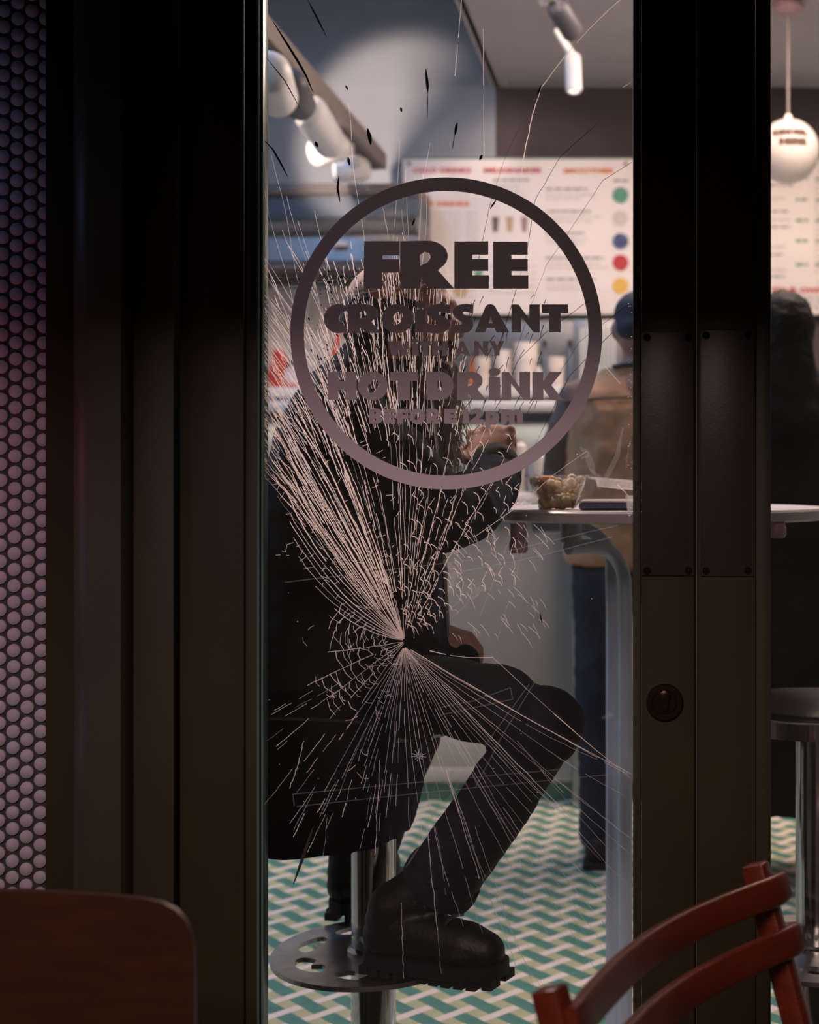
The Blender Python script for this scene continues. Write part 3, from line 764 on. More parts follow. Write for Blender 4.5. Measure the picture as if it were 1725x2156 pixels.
# dark splinters
for pts, w in (([(575, 45), (600, 85), (628, 130), (645, 160), (660, 195)], 5), ([(648, 0), (668, 38), (688, 78)], 3.5), ([(897, 145), (900, 175), (901, 195)], 6), ([(901, 190), (900, 250)], 2), ([(963, 258), (958, 285)], 6), ([(958, 285), (952, 315)], 2), ([(774, 270), (779, 290), (781, 305)], 8),
               ([(552, 290), (575, 315), (592, 345), (606, 372)], 4), ([(728, 180), (733, 190)], 4), ([(844, 226), (846, 236)], 5), ([(664, 298), (669, 310)], 7), ([(733, 330), (736, 348)], 6), ([(714, 370), (711, 395), (716, 425)], 5), ([(1016, 326), (1010, 337)], 6), ([(1140, 180), (1132, 200)], 5),
               ([(660, 1740), (640, 1800), (618, 1862)], 6.5), ([(560, 120), (600, 170), (633, 230)], 2.5), ([(1137, 1290), (1142, 1312)], 4), ([(1046, 420), (1032, 440)], 4), ([(874, 460), (868, 475)], 4)):
    q = []
    for i in range(len(pts)-1):
        for t in range(4): q.append((pts[i][0]+(pts[i+1][0]-pts[i][0])*t/4, pts[i][1]+(pts[i+1][1]-pts[i][1])*t/4))
    q.append(pts[-1]); ribbon(dark, q, w, w, w)
for i in range(90):
    x, y = R.uniform(640, 760), R.uniform(560, 780)
    if math.hypot(x-940, y-702) > 298: continue
    L = R.uniform(2, 11); d = math.radians(R.uniform(285, 315)); ribbon(dark, [(x, y), (x+L*.5*math.cos(d), y-L*.5*math.sin(d)), (x+L*math.cos(d), y-L*math.sin(d))], 2, 2, R.uniform(1.5, 4))
for i in range(60):
    x, y = R.uniform(930, 1150), R.uniform(620, 900); L = R.uniform(8, 34); d = math.radians(R.uniform(228, 262))
    ribbon(dark, [(x, y), (x+L*.5*math.cos(d)-1, y-L*.5*math.sin(d)), (x+L*math.cos(d), y-L*math.sin(d))], 1.6, .8)
# star-shaped scratch and clear tape outlines
for k in range(11):
    t = 2*math.pi*k/11+.2; ribbon(fine, [(882+3*math.cos(t), 1592+3*math.sin(t)), (882+R.uniform(9, 17)*math.cos(t), 1592+R.uniform(9, 17)*math.sin(t))], 1.6, .8)
for q in ([(600, 1226), (700, 1214), (985, 1180), (1300, 1106)], [(940, 1210), (1130, 1172), (1290, 1130)], [(617, 1672), (900, 1645), (1200, 1618)], [(625, 1698), (900, 1668), (1290, 1630)], [(617, 1672), (620, 1697)], [(925, 1490), (1000, 1475), (1075, 1448)], [(930, 1505), (1080, 1472)], [(1075, 1448), (1080, 1472)],
          [(1000, 1660), (1060, 1545), (1130, 1430)], [(860, 1820), (1000, 1600), (1115, 1440)], [(855, 1826), (1000, 1590)], [(1010, 1300), (1075, 1130)], [(1050, 1340), (1110, 1130)], [(940, 1290), (1010, 1225), (1022, 1238), (950, 1302)], [(720, 385), (760, 375), (775, 400)], [(560, 612), (700, 590), (830, 578)], [(700, 625), (900, 598)], [(550, 845), (760, 838)]):
    ribbon(tape, q, 2.2, 2.2)
for q, w in (([(1222, 942), (1236, 955), (1246, 980), (1252, 1010)], 16), ([(1218, 948), (1226, 965), (1240, 960), (1236, 946)], 7), ([(1240, 985), (1262, 1005), (1258, 1030)], 10), ([(1312, 900), (1300, 960), (1280, 1000), (1262, 1030)], 12), ([(1325, 930), (1318, 990)], 8), ([(935, 1180), (955, 1200), (950, 1230), (945, 1250)], 20), ([(1020, 1230), (1000, 1250), (985, 1262)], 16)):
    ribbon(smear, q, w, w, w)
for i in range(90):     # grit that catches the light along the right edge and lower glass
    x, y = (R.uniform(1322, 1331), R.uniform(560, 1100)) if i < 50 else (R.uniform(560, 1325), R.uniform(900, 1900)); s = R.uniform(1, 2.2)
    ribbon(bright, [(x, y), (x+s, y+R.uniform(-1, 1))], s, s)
for nm, mb, m in (('crack_lines', bright, 'crack_bright'), ('fine_cracks', fine, 'crack_fine'), ('dark_splinters', dark, 'crack_dark'), ('tape_edges', tape, 'tape'), ('smears', smear, 'smear')):
    o = tag(mb.build(nm, m, g1), kind='stuff')

#@@PART2@@
# ================================================================== SHOP INTERIOR
def circ(px, py, rpx, Y, n=20):
    c = W(px, py, Y); return c, rpx*Y/F

# ---- service counter
YCN = 4.79
cx0, cx1 = -2.45, W(1205, 0, YCN).x
c = thing('service_counter', (-1.2, YCN+.3, 0), 'pale service counter with grey front and green kick plate behind the tables', 'counter')
MB().bbox((cx0, YCN+.02, .20), (cx1, YCN+.55, 1.15), .004).build('front_panel', 'counter', c, 40)
MB().bbox((cx0, YCN+.010, W(0, 1619, YCN).z), (cx1, YCN+.03, W(0, 1530, YCN).z), .003).build('lower_panel', 'counter_pale', c, 40)
MB().bbox((cx0, YCN+.004, W(0, 1648, YCN).z), (cx1, YCN+.03, W(0, 1618, YCN).z), .003).build('base_trim', 'counter_pale', c, 40)
MB().span((cx0, YCN+.012, 0), (cx1, YCN+.60, W(0, 1649, YCN).z)).build('kick_plate', 'counter_green', c)
MB().bbox((cx0, YCN-.03, W(0, 1062, YCN).z), (cx1+.02, YCN+.62, W(0, 1036, YCN).z), .006).build('lower_shelf', 'white', c, 40)
MB().span((cx0, YCN+.05, 1.12), (1.9, YCN+.07, 1.33)).build('display_panel', 'aqua', c)
MB().bbox((cx0, YCN+.0, W(0, 889, YCN).z), (1.9, YCN+.60, W(0, 868, YCN).z), .004).build('shadow_band', 'slate', c, 40)  # dark recess under the worktop, its shade put into the slate colour
MB().bbox((cx0, YCN-.05, W(0, 868, YCN).z), (1.9, YCN+.66, W(0, 846, YCN).z), .008).build('worktop', 'white', c, 40)
pl = thing('pillar', (W(1222, 0, 4.71).x, 4.75, 0), 'grey green end post beside the service counter', 'post')
MB().bbox((W(1206, 0, 4.71).x, 4.71, 0), (W(1245, 0, 4.71).x, 4.95, 1.26), .004).build('post', 'pillar', pl, 40)
MB().bbox((W(1206, 0, 4.71).x, 4.705, 0), (W(1245, 0, 4.71).x, 4.955, .012), .003).build('foot', 'counter', pl, 40)
c2 = c
MB().bbox((W(1246, 0, 4.8).x, 4.80, .06), (1.9, 5.38, 1.2), .004).build('cabinet_body', 'counter', c2, 40)
MB().span((W(1246, 0, 4.8).x, 4.83, 0), (1.9, 5.3, .06)).build('plinth', 'counter_green', c2)
# white blocks behind glass in the display, blue bottles
for i, (px, py, w, h, m, lab) in enumerate(((1008, 925, 40, 60, 'cup', 'pale carton in the counter display left of the raised fist'), (1035, 908, 20, 60, 'slate', 'dark blue bottle in the counter display just above the raised fist'), (1065, 905, 18, 56, 'slate', 'slim blue bottle in the counter display right of the fist'),
                                            (1090, 950, 30, 50, 'cup', 'white tub in the counter display right of the slim bottle'), (1130, 975, 46, 60, 'cup', 'broad white tub in the counter display above the salad bowl'))):
    p = W(px, py+h/2, YCN-.06); r = w/2*YCN/F; hh = h*YCN/F
    t = thing('display_item', p, lab, 'container')
    z0 = W(0, 1036, YCN).z
    MB().lathe((p.x, YCN-.0, z0), [(r*.9, 0), (r, .01), (r, (p.z-z0)+hh*.72), (r*.6, (p.z-z0)+hh*.86)], 20).build('body', m, t, 40)
    MB().lathe((p.x, YCN-.0, z0), [(r*.55, (p.z-z0)+hh*.86), (r*.55, (p.z-z0)+hh)], 16).build('cap', 'white' if m == 'slate' else 'counter_pale', t, 40)

# ---- back counter, fridge, cups
YBC = 5.95; YM_ = 5.76
zb = W(0, 812, YBC).z
bc = thing('back_counter', (-.7, YBC+.25, 0), 'white back counter along the rear wall under the menu', 'counter')
XBC = W(800, 0, YM_).x
MB().bbox((XBC, YBC, zb-.05), (1.9, YB-.005, zb), .006).build('worktop', 'white', bc, 40)
MB().span((XBC, YBC+.03, .0), (1.9, YB-.01, zb-.05)).build('front', 'aqua', bc)
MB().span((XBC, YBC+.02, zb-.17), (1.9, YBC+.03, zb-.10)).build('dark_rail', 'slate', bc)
fr = thing('drinks_fridge', (W(1262, 0, 6.1).x, 6.2, zb), 'blue grey upright machine with fine ribs behind the worktop', 'machine')
x0, x1 = W(1208, 0, 6.05).x, W(1312, 0, 6.05).x
MB().bbox((x0, 6.05, zb), (x1, 6.45, W(0, 672, 6.05).z), .01).build('body', 'steel', fr, 40)
rb = MB()
for i in range(9): rb.span((x0+.03+i*.018, 6.044, zb+.03), (x0+.041+i*.018, 6.052, W(0, 690, 6.05).z))
tag(rb.build('rib', 'aqua', fr), kind='stuff')
sp = thing('splash_board', (W(1100, 0, 6.48).x, 6.485, 1.5), 'blue grey splash panel on the wall behind the cups', 'panel')
MB().bbox((W(960, 0, 6.47).x, 6.47, zb), (W(1420, 0, 6.47).x, 6.498, W(0, 664, 6.47).z), .004).build('panel', 'steel', sp, 40)
def cup_stack(px, py_top, w, m, lab, n=3, lid=None):
    Y = 6.02+R.uniform(0, .12); p = W(px, py_top, Y); r = w/2*Y/F
    t = thing('cup_stack', (p.x, Y, zb), lab, 'cups')
    h = p.z-zb
    MB().lathe((p.x, Y, zb), [(r*.8, 0), (r*.92, h*.55), (r*.98, h*.56), (r*.93, h*.57)] + [(r*(.95+.05*(i % 2)), h*(.58+.38*i/8)) for i in range(8)] + [(r, h)], 24).build('cup', m, t, 50)
    return t
cup_stack(1062, 738, 42, 'cup', 'tall stack of pale paper cups left of the dark bottle')
cup_stack(1108, 722, 52, 'cup', 'widest stack of white paper cups on the back counter')
cup_stack(1016, 752, 34, 'counter_pale', 'short stack of pale cups nearest the seated customer')
cup_stack(1172, 752, 44, 'counter_pale', 'short stack of pale cups between two dark bottles')
def bottle(px, py_top, w, m, lab, Y=6.06, zbase=None, capm='black_plastic'):
    zbs = zb if zbase is None else zbase
    p = W(px, py_top, Y); r = w/2*Y/F; h = p.z-zbs
    t = thing('bottle', (p.x, Y, zbs), lab, 'bottle')
    MB().lathe((p.x, Y, zbs), [(r*.95, 0), (r, .01), (r, h*.55), (r*.8, h*.66), (r*.4, h*.78), (r*.4, h*.86)], 20).build('body', m, t, 40)
    MB().lathe((p.x, Y, zbs), [(r*.48, h*.85), (r*.48, h*.98), (r*.3, h)], 16).build('cap', capm, t, 40)
bottle(1147, 716, 20, 'slate', 'slim dark bottle right of the widest cup stack')
bottle(1200, 716, 22, 'slate', 'dark bottle left of the ribbed blue grey machine')
bottle(996, 742, 14, 'orange_ink', 'small orange bottle on the back counter left of the cups')
bottle(1134, 762, 15, 'cup', 'small pale bottle in front of the slim dark one', Y=5.985)

# red machine on the left
YM = 5.76
zm = W(0, 818, YM).z
lc = thing('left_counter', (-1.6, YM+.1, 0), 'white counter at the left carrying the red machine', 'counter')
MB().bbox((XL+.02, YM-.10, zm-.045), (W(795, 0, YM).x, YM+.40, zm), .006).build('worktop', 'white', lc, 40)
MB().span((XL+.02, YM-.06, zm-.10), (W(790, 0, YM).x, YM+.38, zm-.045)).build('apron', 'counter_pale', lc)
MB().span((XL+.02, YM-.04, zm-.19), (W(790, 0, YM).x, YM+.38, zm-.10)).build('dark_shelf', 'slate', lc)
MB().span((XL+.02, YM-.06, 1.0), (W(790, 0, YM).x, YM+.38, zm-.19)).build('panel', 'counter_pale', lc)
for x in (XL+.1, W(770, 0, YM).x): MB().span((x-.03, YM, 0), (x+.03, YM+.3, 1.0)).build('leg', 'counter', lc)
rm = thing('red_machine', (W(605, 0, YM).x, YM, zm), 'small red counter machine with a round pale disc at the left', 'machine')
MB().bbox((W(575, 0, YM).x, YM-.05, zm), (W(652, 0, YM).x, YM+.12, zm+.018), .004).build('base', 'red_plastic', rm, 40)
bd = MB().plate([[(575, 818), (596, 818), (598, 790), (606, 768), (600, 738), (588, 742), (580, 775), (574, 795)]], W(0, 0, YM) , (YM/F, 0, 0), (0, 0, -YM/F), 0.09)
bd.build('upright', 'red_plastic', rm)
MB().lathe(W(618, 790, YM-.02), [(.050, -.012), (.052, 0), (.050, .02), (.044, .022)], 32, (0, -1, 0)).build('guard_ring', 'red_plastic', rm, 40)
MB().lathe(W(618, 790, YM-.04), [(.040, -.01), (.040, .006), (.02, .009)], 32, (0, -1, 0)).build('disc', 'cup', rm, 40)
MB().ell(W(612, 765, YM-.045), (.014, .01, .014)).build('knob', 'black_plastic', rm, 40)
rb_ = thing('red_bottle', (W(706, 0, YM).x, YM+.1, zm), 'thin red bottle standing behind the seated customer shoulder', 'bottle')
MB().tube([W(688, 818, YM), W(694, 770, YM), W(706, 742, YM), W(712, 700, YM)], [.016, .016, .013, .010]).build('body', 'red_plastic', rb_, 40)
MB().tube([W(712, 700, YM), W(714, 685, YM)], [.011, .006]).build('cap', 'cup', rb_, 40)

# ---- extraction hood
YH = 6.05
hd = thing('extraction_hood', (-1.9, YH+.2, 2.2), 'long brushed steel extraction hood on the rear wall at the left', 'hood')
hx0, hx1 = XL+.01, W(880, 0, YH).x
def prof(pts, name, m, ang=30):
    """side profile (Y offset, pixel y at the hood) swept along X"""
    MB().plate([[(YH+dy, W(0, py, YH).z) for dy, py in pts]], (hx0, 0, 0), (0, 1, 0), (0, 0, 1), -(hx1-hx0)).build(name, m, hd, ang)
prof([(.0, 392), (-.02, 400), (.0, 408), (.33, 408), (.33, 384), (.02, 384)], 'top_lip', 'beam')
prof([(.03, 408), (.03, 452), (.33, 452), (.33, 408)], 'recess', 'slate')
prof([(.03, 452), (-.02, 460), (-.045, 472), (-.02, 486), (.02, 494), (.33, 494), (.33, 452)], 'rolled_edge', 'steel', 50)
prof([(.02, 494), (.01, 520), (.0, 548), (.33, 548), (.33, 494)], 'front_skirt', 'steel')
prof([(.0, 548), (.0, 562), (.33, 562), (.33, 548)], 'bottom_channel', 'spot_dark')
MB().bbox((W(700, 0, YH).x, YH-.02, W(0, 519, YH).z), (W(731, 0, YH).x, YH+.01, W(0, 509, YH).z), .003).build('label_plate', 'cup', hd, 40)
tb = thing('wall_tile_band', (-1.7, 6.47, 1.6), 'pale cream wall panel under the extraction hood', 'panel')
MB().span((XL+.01, 6.46, zb), (W(955, 0, 6.46).x, 6.498, W(0, 562, 6.46).z)).build('panel', 'counter_pale', tb)
MB().bbox((XL+.01, 6.40, W(0, 604, 6.4).z), (W(800, 0, 6.4).x, 6.46, W(0, 594, 6.4).z), .004).build('rail', 'steel', tb, 40)

# ---- menu boards
YMB = 6.42
def bpt(px, py, d=0.0): return W(px, py, YMB-d)
def board(px0, px1, py0, py1, lab):
    t = thing('menu_board', bpt((px0+px1)/2, (py0+py1)/2), lab, 'menu')
    a, b = bpt(px0, py1), bpt(px1, py0)
    MB().bbox((a.x, YMB, a.z), (b.x, YMB+.02, b.z), .003).build('board', 'board', t, 40)
    MB().span((a.x, YMB-.004, bpt(0, py0+3).z), (b.x, YMB+.02, b.z)).build('top_strip', 'counter_green', t)
    return t
KB = YMB/F
def words(parent, txt, px0, py0, px1, py1, m, bold=.04):
    vs, fs = text_mesh(txt, (py1-py0)*KB, (px1-px0)*KB, bold)
    o = bpt(px0, py1, .004)
    MB().add([o + Vector((x, 0, y)) for x, y in vs], fs).build('heading', m, parent)
def print_line(mb, px0, px1, py, h):
    """greeked small print: a row of word-length dashes"""
    x = px0
    while x < px1:
        w = min(R.uniform(6, 20), px1-x); a = bpt(x, py+h/2, .003); b_ = bpt(x+w, py-h/2, .003)
        mb.add([(a.x, a.y, a.z), (b_.x, a.y, a.z), (b_.x, a.y, b_.z), (a.x, a.y, b_.z)], [(0, 1, 2, 3)]); x += w + R.uniform(2, 4)
def dot(parent, px, py, r, m, name='picture'):
    MB().lathe(bpt(px, py, .002), [(r*KB, 0), (r*KB, .002)], 28, (0, -1, 0)).build(name, m, parent, 40)
m1 = board(848, 1342, 332, 662, 'white menu board seen through the cracked glass, drinks and smoothies')
words(m1, 'COLD DRINKS', 870, 353, 992, 364, 'red_ink'); words(m1, 'MILKSHAKES', 1019, 353, 1140, 364, 'red_ink'); words(m1, 'SMOOTHIES', 1186, 354, 1291, 365, 'orange_ink')
words(m1, 'HOT DRINKS', 874, 424, 988, 434, 'orange_ink')
dk, pa, gr = MB(), MB(), MB()
words(m1, 'PRICES', 1030, 510, 1048, 518, 'red_ink') if False else None
print_line(gr, 1038, 1116, 379, 4.5)
for py, x1 in ((398, 1240), (445, 1244), (491, 1230), (543, 1272), (588, 1256)):
    print_line(dk, 1150, x1, py, 5.0)
    for k in range(2): print_line(pa, 1150, x1+R.uniform(-20, 30), py+12+9*k, 3.2)
print_line(gr, 1292, 1324, 380, 5)
for k in range(14): print_line(pa, 905, 975+R.uniform(-12, 0), 448+9.5*k, 3.0); print_line(pa, 980, 1006, 448+9.5*k, 3.2)
for k in range(5): print_line(pa, 880, 1000, 586+13*k, 3.2)
for k in range(3): print_line(pa, 1050, 1100, 392+12*k, 3.2)
for k in range(5): print_line(pa, 1030, 1130, 560+14*k, 3.2)
for nm, mb_, m in (('small_print', dk, 'grey_ink'), ('fine_print', pa, 'pale_ink'), ('price_print', gr, 'grey_ink')):
    tag(mb_.build(nm, m, m1), kind='stuff')
for py, m in ((411, 'green_ink'), (460, 'cream_ink'), (508, 'blue_ink'), (553, 'red_ink'), (602, 'yellow_ink')): dot(m1, 1307, py, 17, m)
for px, m in ((1043, 'brown_ink'), (1073, 'tan_ink'), (1104, 'mauve_ink')):
    MB().plate([[(px-8, 456), (px+8, 456), (px+5, 488), (px-5, 488)]], bpt(0, 0, .002)-Vector((0, 0, 0)), (KB, 0, 0), (0, 0, -KB), 0).build('picture', m, m1)
dot(m1, 868, 470, 17, 'tan_ink'); dot(m1, 890, 474, 11, 'cream_ink'); dot(m1, 970, 612, 15, 'tan_ink'); dot(m1, 1008, 576, 9, 'green_ink')
for px in (862, 1318): MB().lathe(bpt(px, 345, .0), [(4*KB, 0), (4*KB, .006), (2*KB, .008)], 14, (0, -1, 0)).build('pin', 'brown_ink', m1, 40)
m2 = board(1440, 1840, 332, 662, 'white menu board right of the doors, partly hidden by the round lamp')
dk, pa, gr = MB(), MB(), MB()
for k, py in enumerate((376, 390, 418, 445, 463, 478, 520, 536, 569, 582)):
    print_line(dk if k % 2 else pa, 1560, 1650+R.uniform(0, 25), py, 4)
for py in (376, 420, 464, 507, 557): print_line(gr, 1676, 1702, py, 5.5); print_line(dk, 1717, 1830, py, 5.5)
for k in range(18): print_line(pa, 1716, 1810+R.uniform(0, 20), 385+11*k, 3)
words(m2, 'YOUR OWN', 1622, 605, 1736, 618, 'red_ink')
for k in range(3): print_line(dk, 1676, 1800, 627+10*k, 3.5)
for nm, mb_, m in (('small_print', dk, 'grey_ink'), ('fine_print', pa, 'pale_ink'), ('price_print', gr, 'green_ink')):
    tag(mb_.build(nm, m, m2), kind='stuff')

# ---- round pendant lamp
YP = 5.32
pc, pr = circ(1660, 319, 66, YP)
pn = thing('pendant_lamp', pc, 'round white globe lamp reading ORDER HERE in brown letters', 'lamp')
MB().ell(pc, (pr, pr, pr*1.02), None, 40, 24).build('globe', 'globe', pn, 180)
MB().tube([pc+Vector((0, 0, pr)), (pc.x, YP, ZC-.03)], .004, 8).build('cord', 'beam', pn, 60)
MB().lathe((pc.x, YP, pc.z+pr-.004), [(.016, 0), (.014, .02), (.006, .028)], 16).build('holder', 'cup', pn, 40)
MB().lathe((pc.x, YP, ZC), [(.062, 0), (.06, -.03), (.03, -.045)], 28).build('canopy', 'mauve_ink', pn, 40)
for txt, py, wpx, x in (('ORDER', 293, 76, 1660), ('HERE', 313, 57, 1664)):
    vs, fs = text_mesh(txt, 15.5*YP/F, wpx*YP/F, .12)
    cc = W(x-wpx/2, py+7, YP); out = []
    for x_, y_ in vs:
        q = Vector((cc.x+x_, 0, cc.z+y_)); dx, dz = q.x-pc.x, (q.z-pc.z)/1.02
        out.append(Vector((q.x, YP-math.sqrt(max(pr*pr-dx*dx-dz*dz, 0))-.0016, q.z)))
    MB().add(out, fs).build('lettering', 'lamp_ink', pn)

# ---- lighting track and spotlights
TA, TB = Vector((-.905*1.36, 0, H+1.36)), None
def tpt(Y, dz=0.0): return Vector((-1.231, Y, H+1.36+dz))
tr = thing('light_track', tpt(5), 'taupe lighting track beam under the high ceiling', 'track')
MB().bbox((-1.275, 2.4, H+1.33), (-1.19, 6.05, H+1.40), .004).build('beam', 'beam', tr, 40)
MB().span((-1.242, 2.45, H+1.318), (-1.222, 6.0, H+1.332)).build('slot', 'spot_dark', tr)
for Y in (2.7, 3.4): MB().tube([(-1.231, Y, H+1.39), (-1.231, Y, ZH)], .006, 8).build('hanger', 'beam', tr, 60)
def spot(a, b, r, bodym, lab, joint=None, top=None, adapter=True):
    """head from a (back) to b (lens) with stem up to the track"""
    a, b = Vector(a), Vector(b); d = (b-a).normalized(); L = (b-a).length
    t = thing('spotlight', (a+b)/2, lab, 'spotlight')
    MB().lathe(a, [(r*.55, -r*.25), (r*.9, 0), (r, r*.3), (r, L-.006), (r*.94, L)], 28, d).build('head', bodym, t, 40)
    MB().lathe(b, [(r*.86, -.004), (r*.6, .001)], 24, d).build('lens', 'lamp_face', t, 40)
    j = joint or (a+b)/2; tp = top
    MB().tube([j, (Vector(j)*.35+Vector(tp)*.65), tp], [.016, .013, .013], 12).build('stem', bodym, t, 60)
    if adapter: MB().bbox(Vector(tp)+Vector((-.022, -.09, -.012)), Vector(tp)+Vector((.022, .09, .03)), .004).build('adapter', bodym if bodym != 'spot_dark' else 'spot_white', t, 40)
    return t
zt = H+1.275
spot(W(566, 150, 3.75), W(584, 205, 4.05), .060, 'spot_white', 'pale spotlight cut off by the door frame at the upper left', top=(-1.231, 3.95, zt))
spot(W(612, 175, 4.25), W(632, 222, 4.55), .052, 'spot_dark', 'dark spotlight second along the lighting track', top=(-1.231, 4.35, zt))
spot(W(652, 232, 4.72), W(695, 302, 5.05), .060, 'spot_white', 'brightly lit white spotlight pointing down along the track', top=(-1.231, 4.88, zt))
spot(W(722, 311, 5.35), W(664, 321, 5.25), .052, 'spot_white', 'white spotlight lying crosswise below the bright one', top=(-1.231, 5.4, zt))
spot(W(772, 357, 5.75), W(704, 358, 5.7), .050, 'spot_white', 'short white spotlight hanging horizontally at the far end of the track', joint=W(756, 350, 5.75), top=(-1.245, 5.75, zt))
# right-hand pair under the grey ceiling
YS = 4.6
t5 = spot(W(1172, 12, YS), W(1208, 70, YS+.1), .038, 'spot_dark', 'dark spotlight head at the top right above the menu', joint=W(1172, 12, YS), top=(W(1176, 0, YS).x, YS, ZC), adapter=False)
MB().bbox(W(1134, 5, YS)-Vector((0, .04, 0)), W(1172, -30, YS)+Vector((0, .04, 0)), .006).build('gear_box', 'white', t5, 40)
t6 = spot(W(1206, 118, YS+.45), W(1209, 192, YS+.42), .030, 'spot_white', 'slim white spotlight hanging down below the dark one', joint=W(1206, 118, YS+.45), top=W(1172, 62, YS+.45), adapter=False)
MB().tube([W(1172, 62, YS+.45), (W(1172, 0, YS+.45).x, YS+.45, ZC)], .012, 10).build('rod', 'spot_dark', t6, 60)

# ================================================================== TABLE AND THINGS ON IT
TX, TY, TZ, TR = 0.0, 2.68, 1.075, .33
tb = thing('bar_table', (TX, TY, 0), 'round pale bar table on grey bent tube legs behind the door stiles', 'table')
MB().lathe((TX, TY, TZ-.021), [(TR-.004, 0), (TR, .003), (TR, .018), (TR-.003, .021)], 96).build('edge_band', 'table_edge', tb, 40)
MB().lathe((TX, TY, TZ-.003), [(TR-.004, 0), (TR-.002, .0015), (TR-.004, .0042)], 96).build('tabletop', 'table', tb, 40)
for k, (lx, ly, ex, ey, ze) in enumerate(((-.088, .02, -.245, .05, 1.036), (-.062, -.035, -.165, -.14, 1.005), (.088, .02, .24, .05, 1.036), (.062, -.035, .165, -.14, 1.005))):
    pts = [(TX+lx, TY+ly, .012), (TX+lx, TY+ly, .5), (TX+lx, TY+ly, .88)]
    dx, dy = ex-lx, ey-ly; rad = .085; hz = ze
    L = math.hypot(dx, dy); ux, uy = dx/L, dy/L
    for i in range(1, 9):
        a_ = i/8*math.pi/2
        pts.append((TX+lx+ux*rad*(1-math.cos(a_)), TY+ly+uy*rad*(1-math.cos(a_)), hz-rad+rad*math.sin(a_)))
    pts.append((TX+ex, TY+ey, hz))
    MB().tube(pts, .0135, 16).build('leg', 'tube', tb, 60)
    MB().lathe((TX+ex*.97, TY+ey*.97, hz+.010), [(.02, 0), (.02, TZ-.0215-hz-.010)], 16).build('bracket', 'tube', tb, 40)
MB().lathe((TX, TY, 0), [(.165, 0), (.165, .008), (.15, .018), (.12, .024)], 48).build('base', 'tube', tb, 40)
for px, py, h in ((1092, 1150, 44), (1637, 1118, 22)):
    Y = TY-.24
    p = W(px, py, Y)
    MB().lathe((p.x, Y, p.z), [(.013, -.012), (.0165, -.006), (.0165, .006), (.014, .012), (.014, TZ-.0215-p.z)], 20).build('foot_nub', 'nub', tb, 40)

bowl = thing('salad_bowl', (W(1175, 0, 2.50).x, 2.50, TZ), 'clear plastic bowl of mixed salad with its lid folded open on the table', 'bowl')
bx, by = W(1175, 0, 2.50).x, 2.50; TZ += .0013
MB().lathe((bx, by, TZ+.0006), [(.030, .002), (.034, .003), (.036, .014), (.045, .032), (.051, .052), (.0525, .058), (.060, .058), (.060, .062)], 48, cap=False).build('bowl', 'plastic', bowl, 40)
# filling: many small chunks, one mass
fill, fillp, fillo = MB(), MB(), MB()
for i in range(110):
    h = R.uniform(.006, .056); rr = .030+.020*min(1, h/.05)
    a_ = R.uniform(0, 6.28); q = rr*math.sqrt(R.uniform(.3, .8)); s = R.uniform(.006, .0105)
    (fillp if R.random() < .42 and h > .02 else fill).ell((bx+q*math.cos(a_), by+q*math.sin(a_), TZ+h), (s, s, s*R.uniform(.7, 1)), Matrix.Rotation(R.uniform(0, 3), 3, 'X'), 10, 6)
for dx in (-.022, -.012, -.017): fillo.ell((bx+dx, by-.025+dx*.3, TZ+.055), (.011, .008, .006), None, 10, 6)
tag(fill.build('salad_filling', 'food_olive', bowl, 180), kind='stuff'); tag(fillp.build('pale_filling', 'food_pale', bowl, 180), kind='stuff'); tag(fillo.build('orange_filling', 'food_orange', bowl, 180), kind='stuff')
MB().lathe((bx+.118, by+.01, TZ+.050), [(.062, 0), (.062, .004), (.053, .004), (.046, -.012), (.0, -.014)], 40, (.08, 0, 1), cap=False).build('lid', 'plastic_hazy', bowl, 40)
MB().span((bx+.055, by-.012, TZ+.0565), (bx+.064, by+.012, TZ+.0585)).build('hinge', 'plastic_hazy', bowl)
tc = thing('navy_case', (W(1300, 0, 2.44).x, 2.44, TZ), 'flat navy case with pale top lying on the table by the salad', 'case')
ccx = W(1292, 0, 2.44).x
MB().bbox((ccx-.060, 2.41, TZ+.002), (ccx+.075, 2.50, TZ+.014), .0045).build('body', 'navy_case', tc, 40)
MB().bbox((ccx-.056, 2.412, TZ+.0142), (ccx+.071, 2.498, TZ+.0185), .0018).build('top', 'cup', tc, 40)
cu = thing('plastic_cup', (W(1331, 0, 2.40).x, 2.40, TZ), 'small clear plastic cup at the door edge of the table', 'cup')
MB().lathe((W(1333, 0, 2.395).x, 2.395, TZ), [(.010, .001), (.013, .026), (.014, .027)], 24, cap=False).build('cup', 'plastic_hazy', cu, 40)
fm = thing('film_wrap', (W(1085, 0, 2.6).x, 2.6, TZ), 'crumpled clear film lying on the table left of the salad', 'wrapper')
bm = bmesh.new(); bmesh.ops.create_grid(bm, x_segments=14, y_segments=10, size=.5)
c0 = W(1088, 0, 2.62).x
for v in bm.verts: v.co = Vector((c0+v.co.x*.06, 2.60+v.co.y*.09, TZ+.004+R.uniform(0, .010)))
MB().frombm(bm).build('film', 'plastic_hazy', fm)

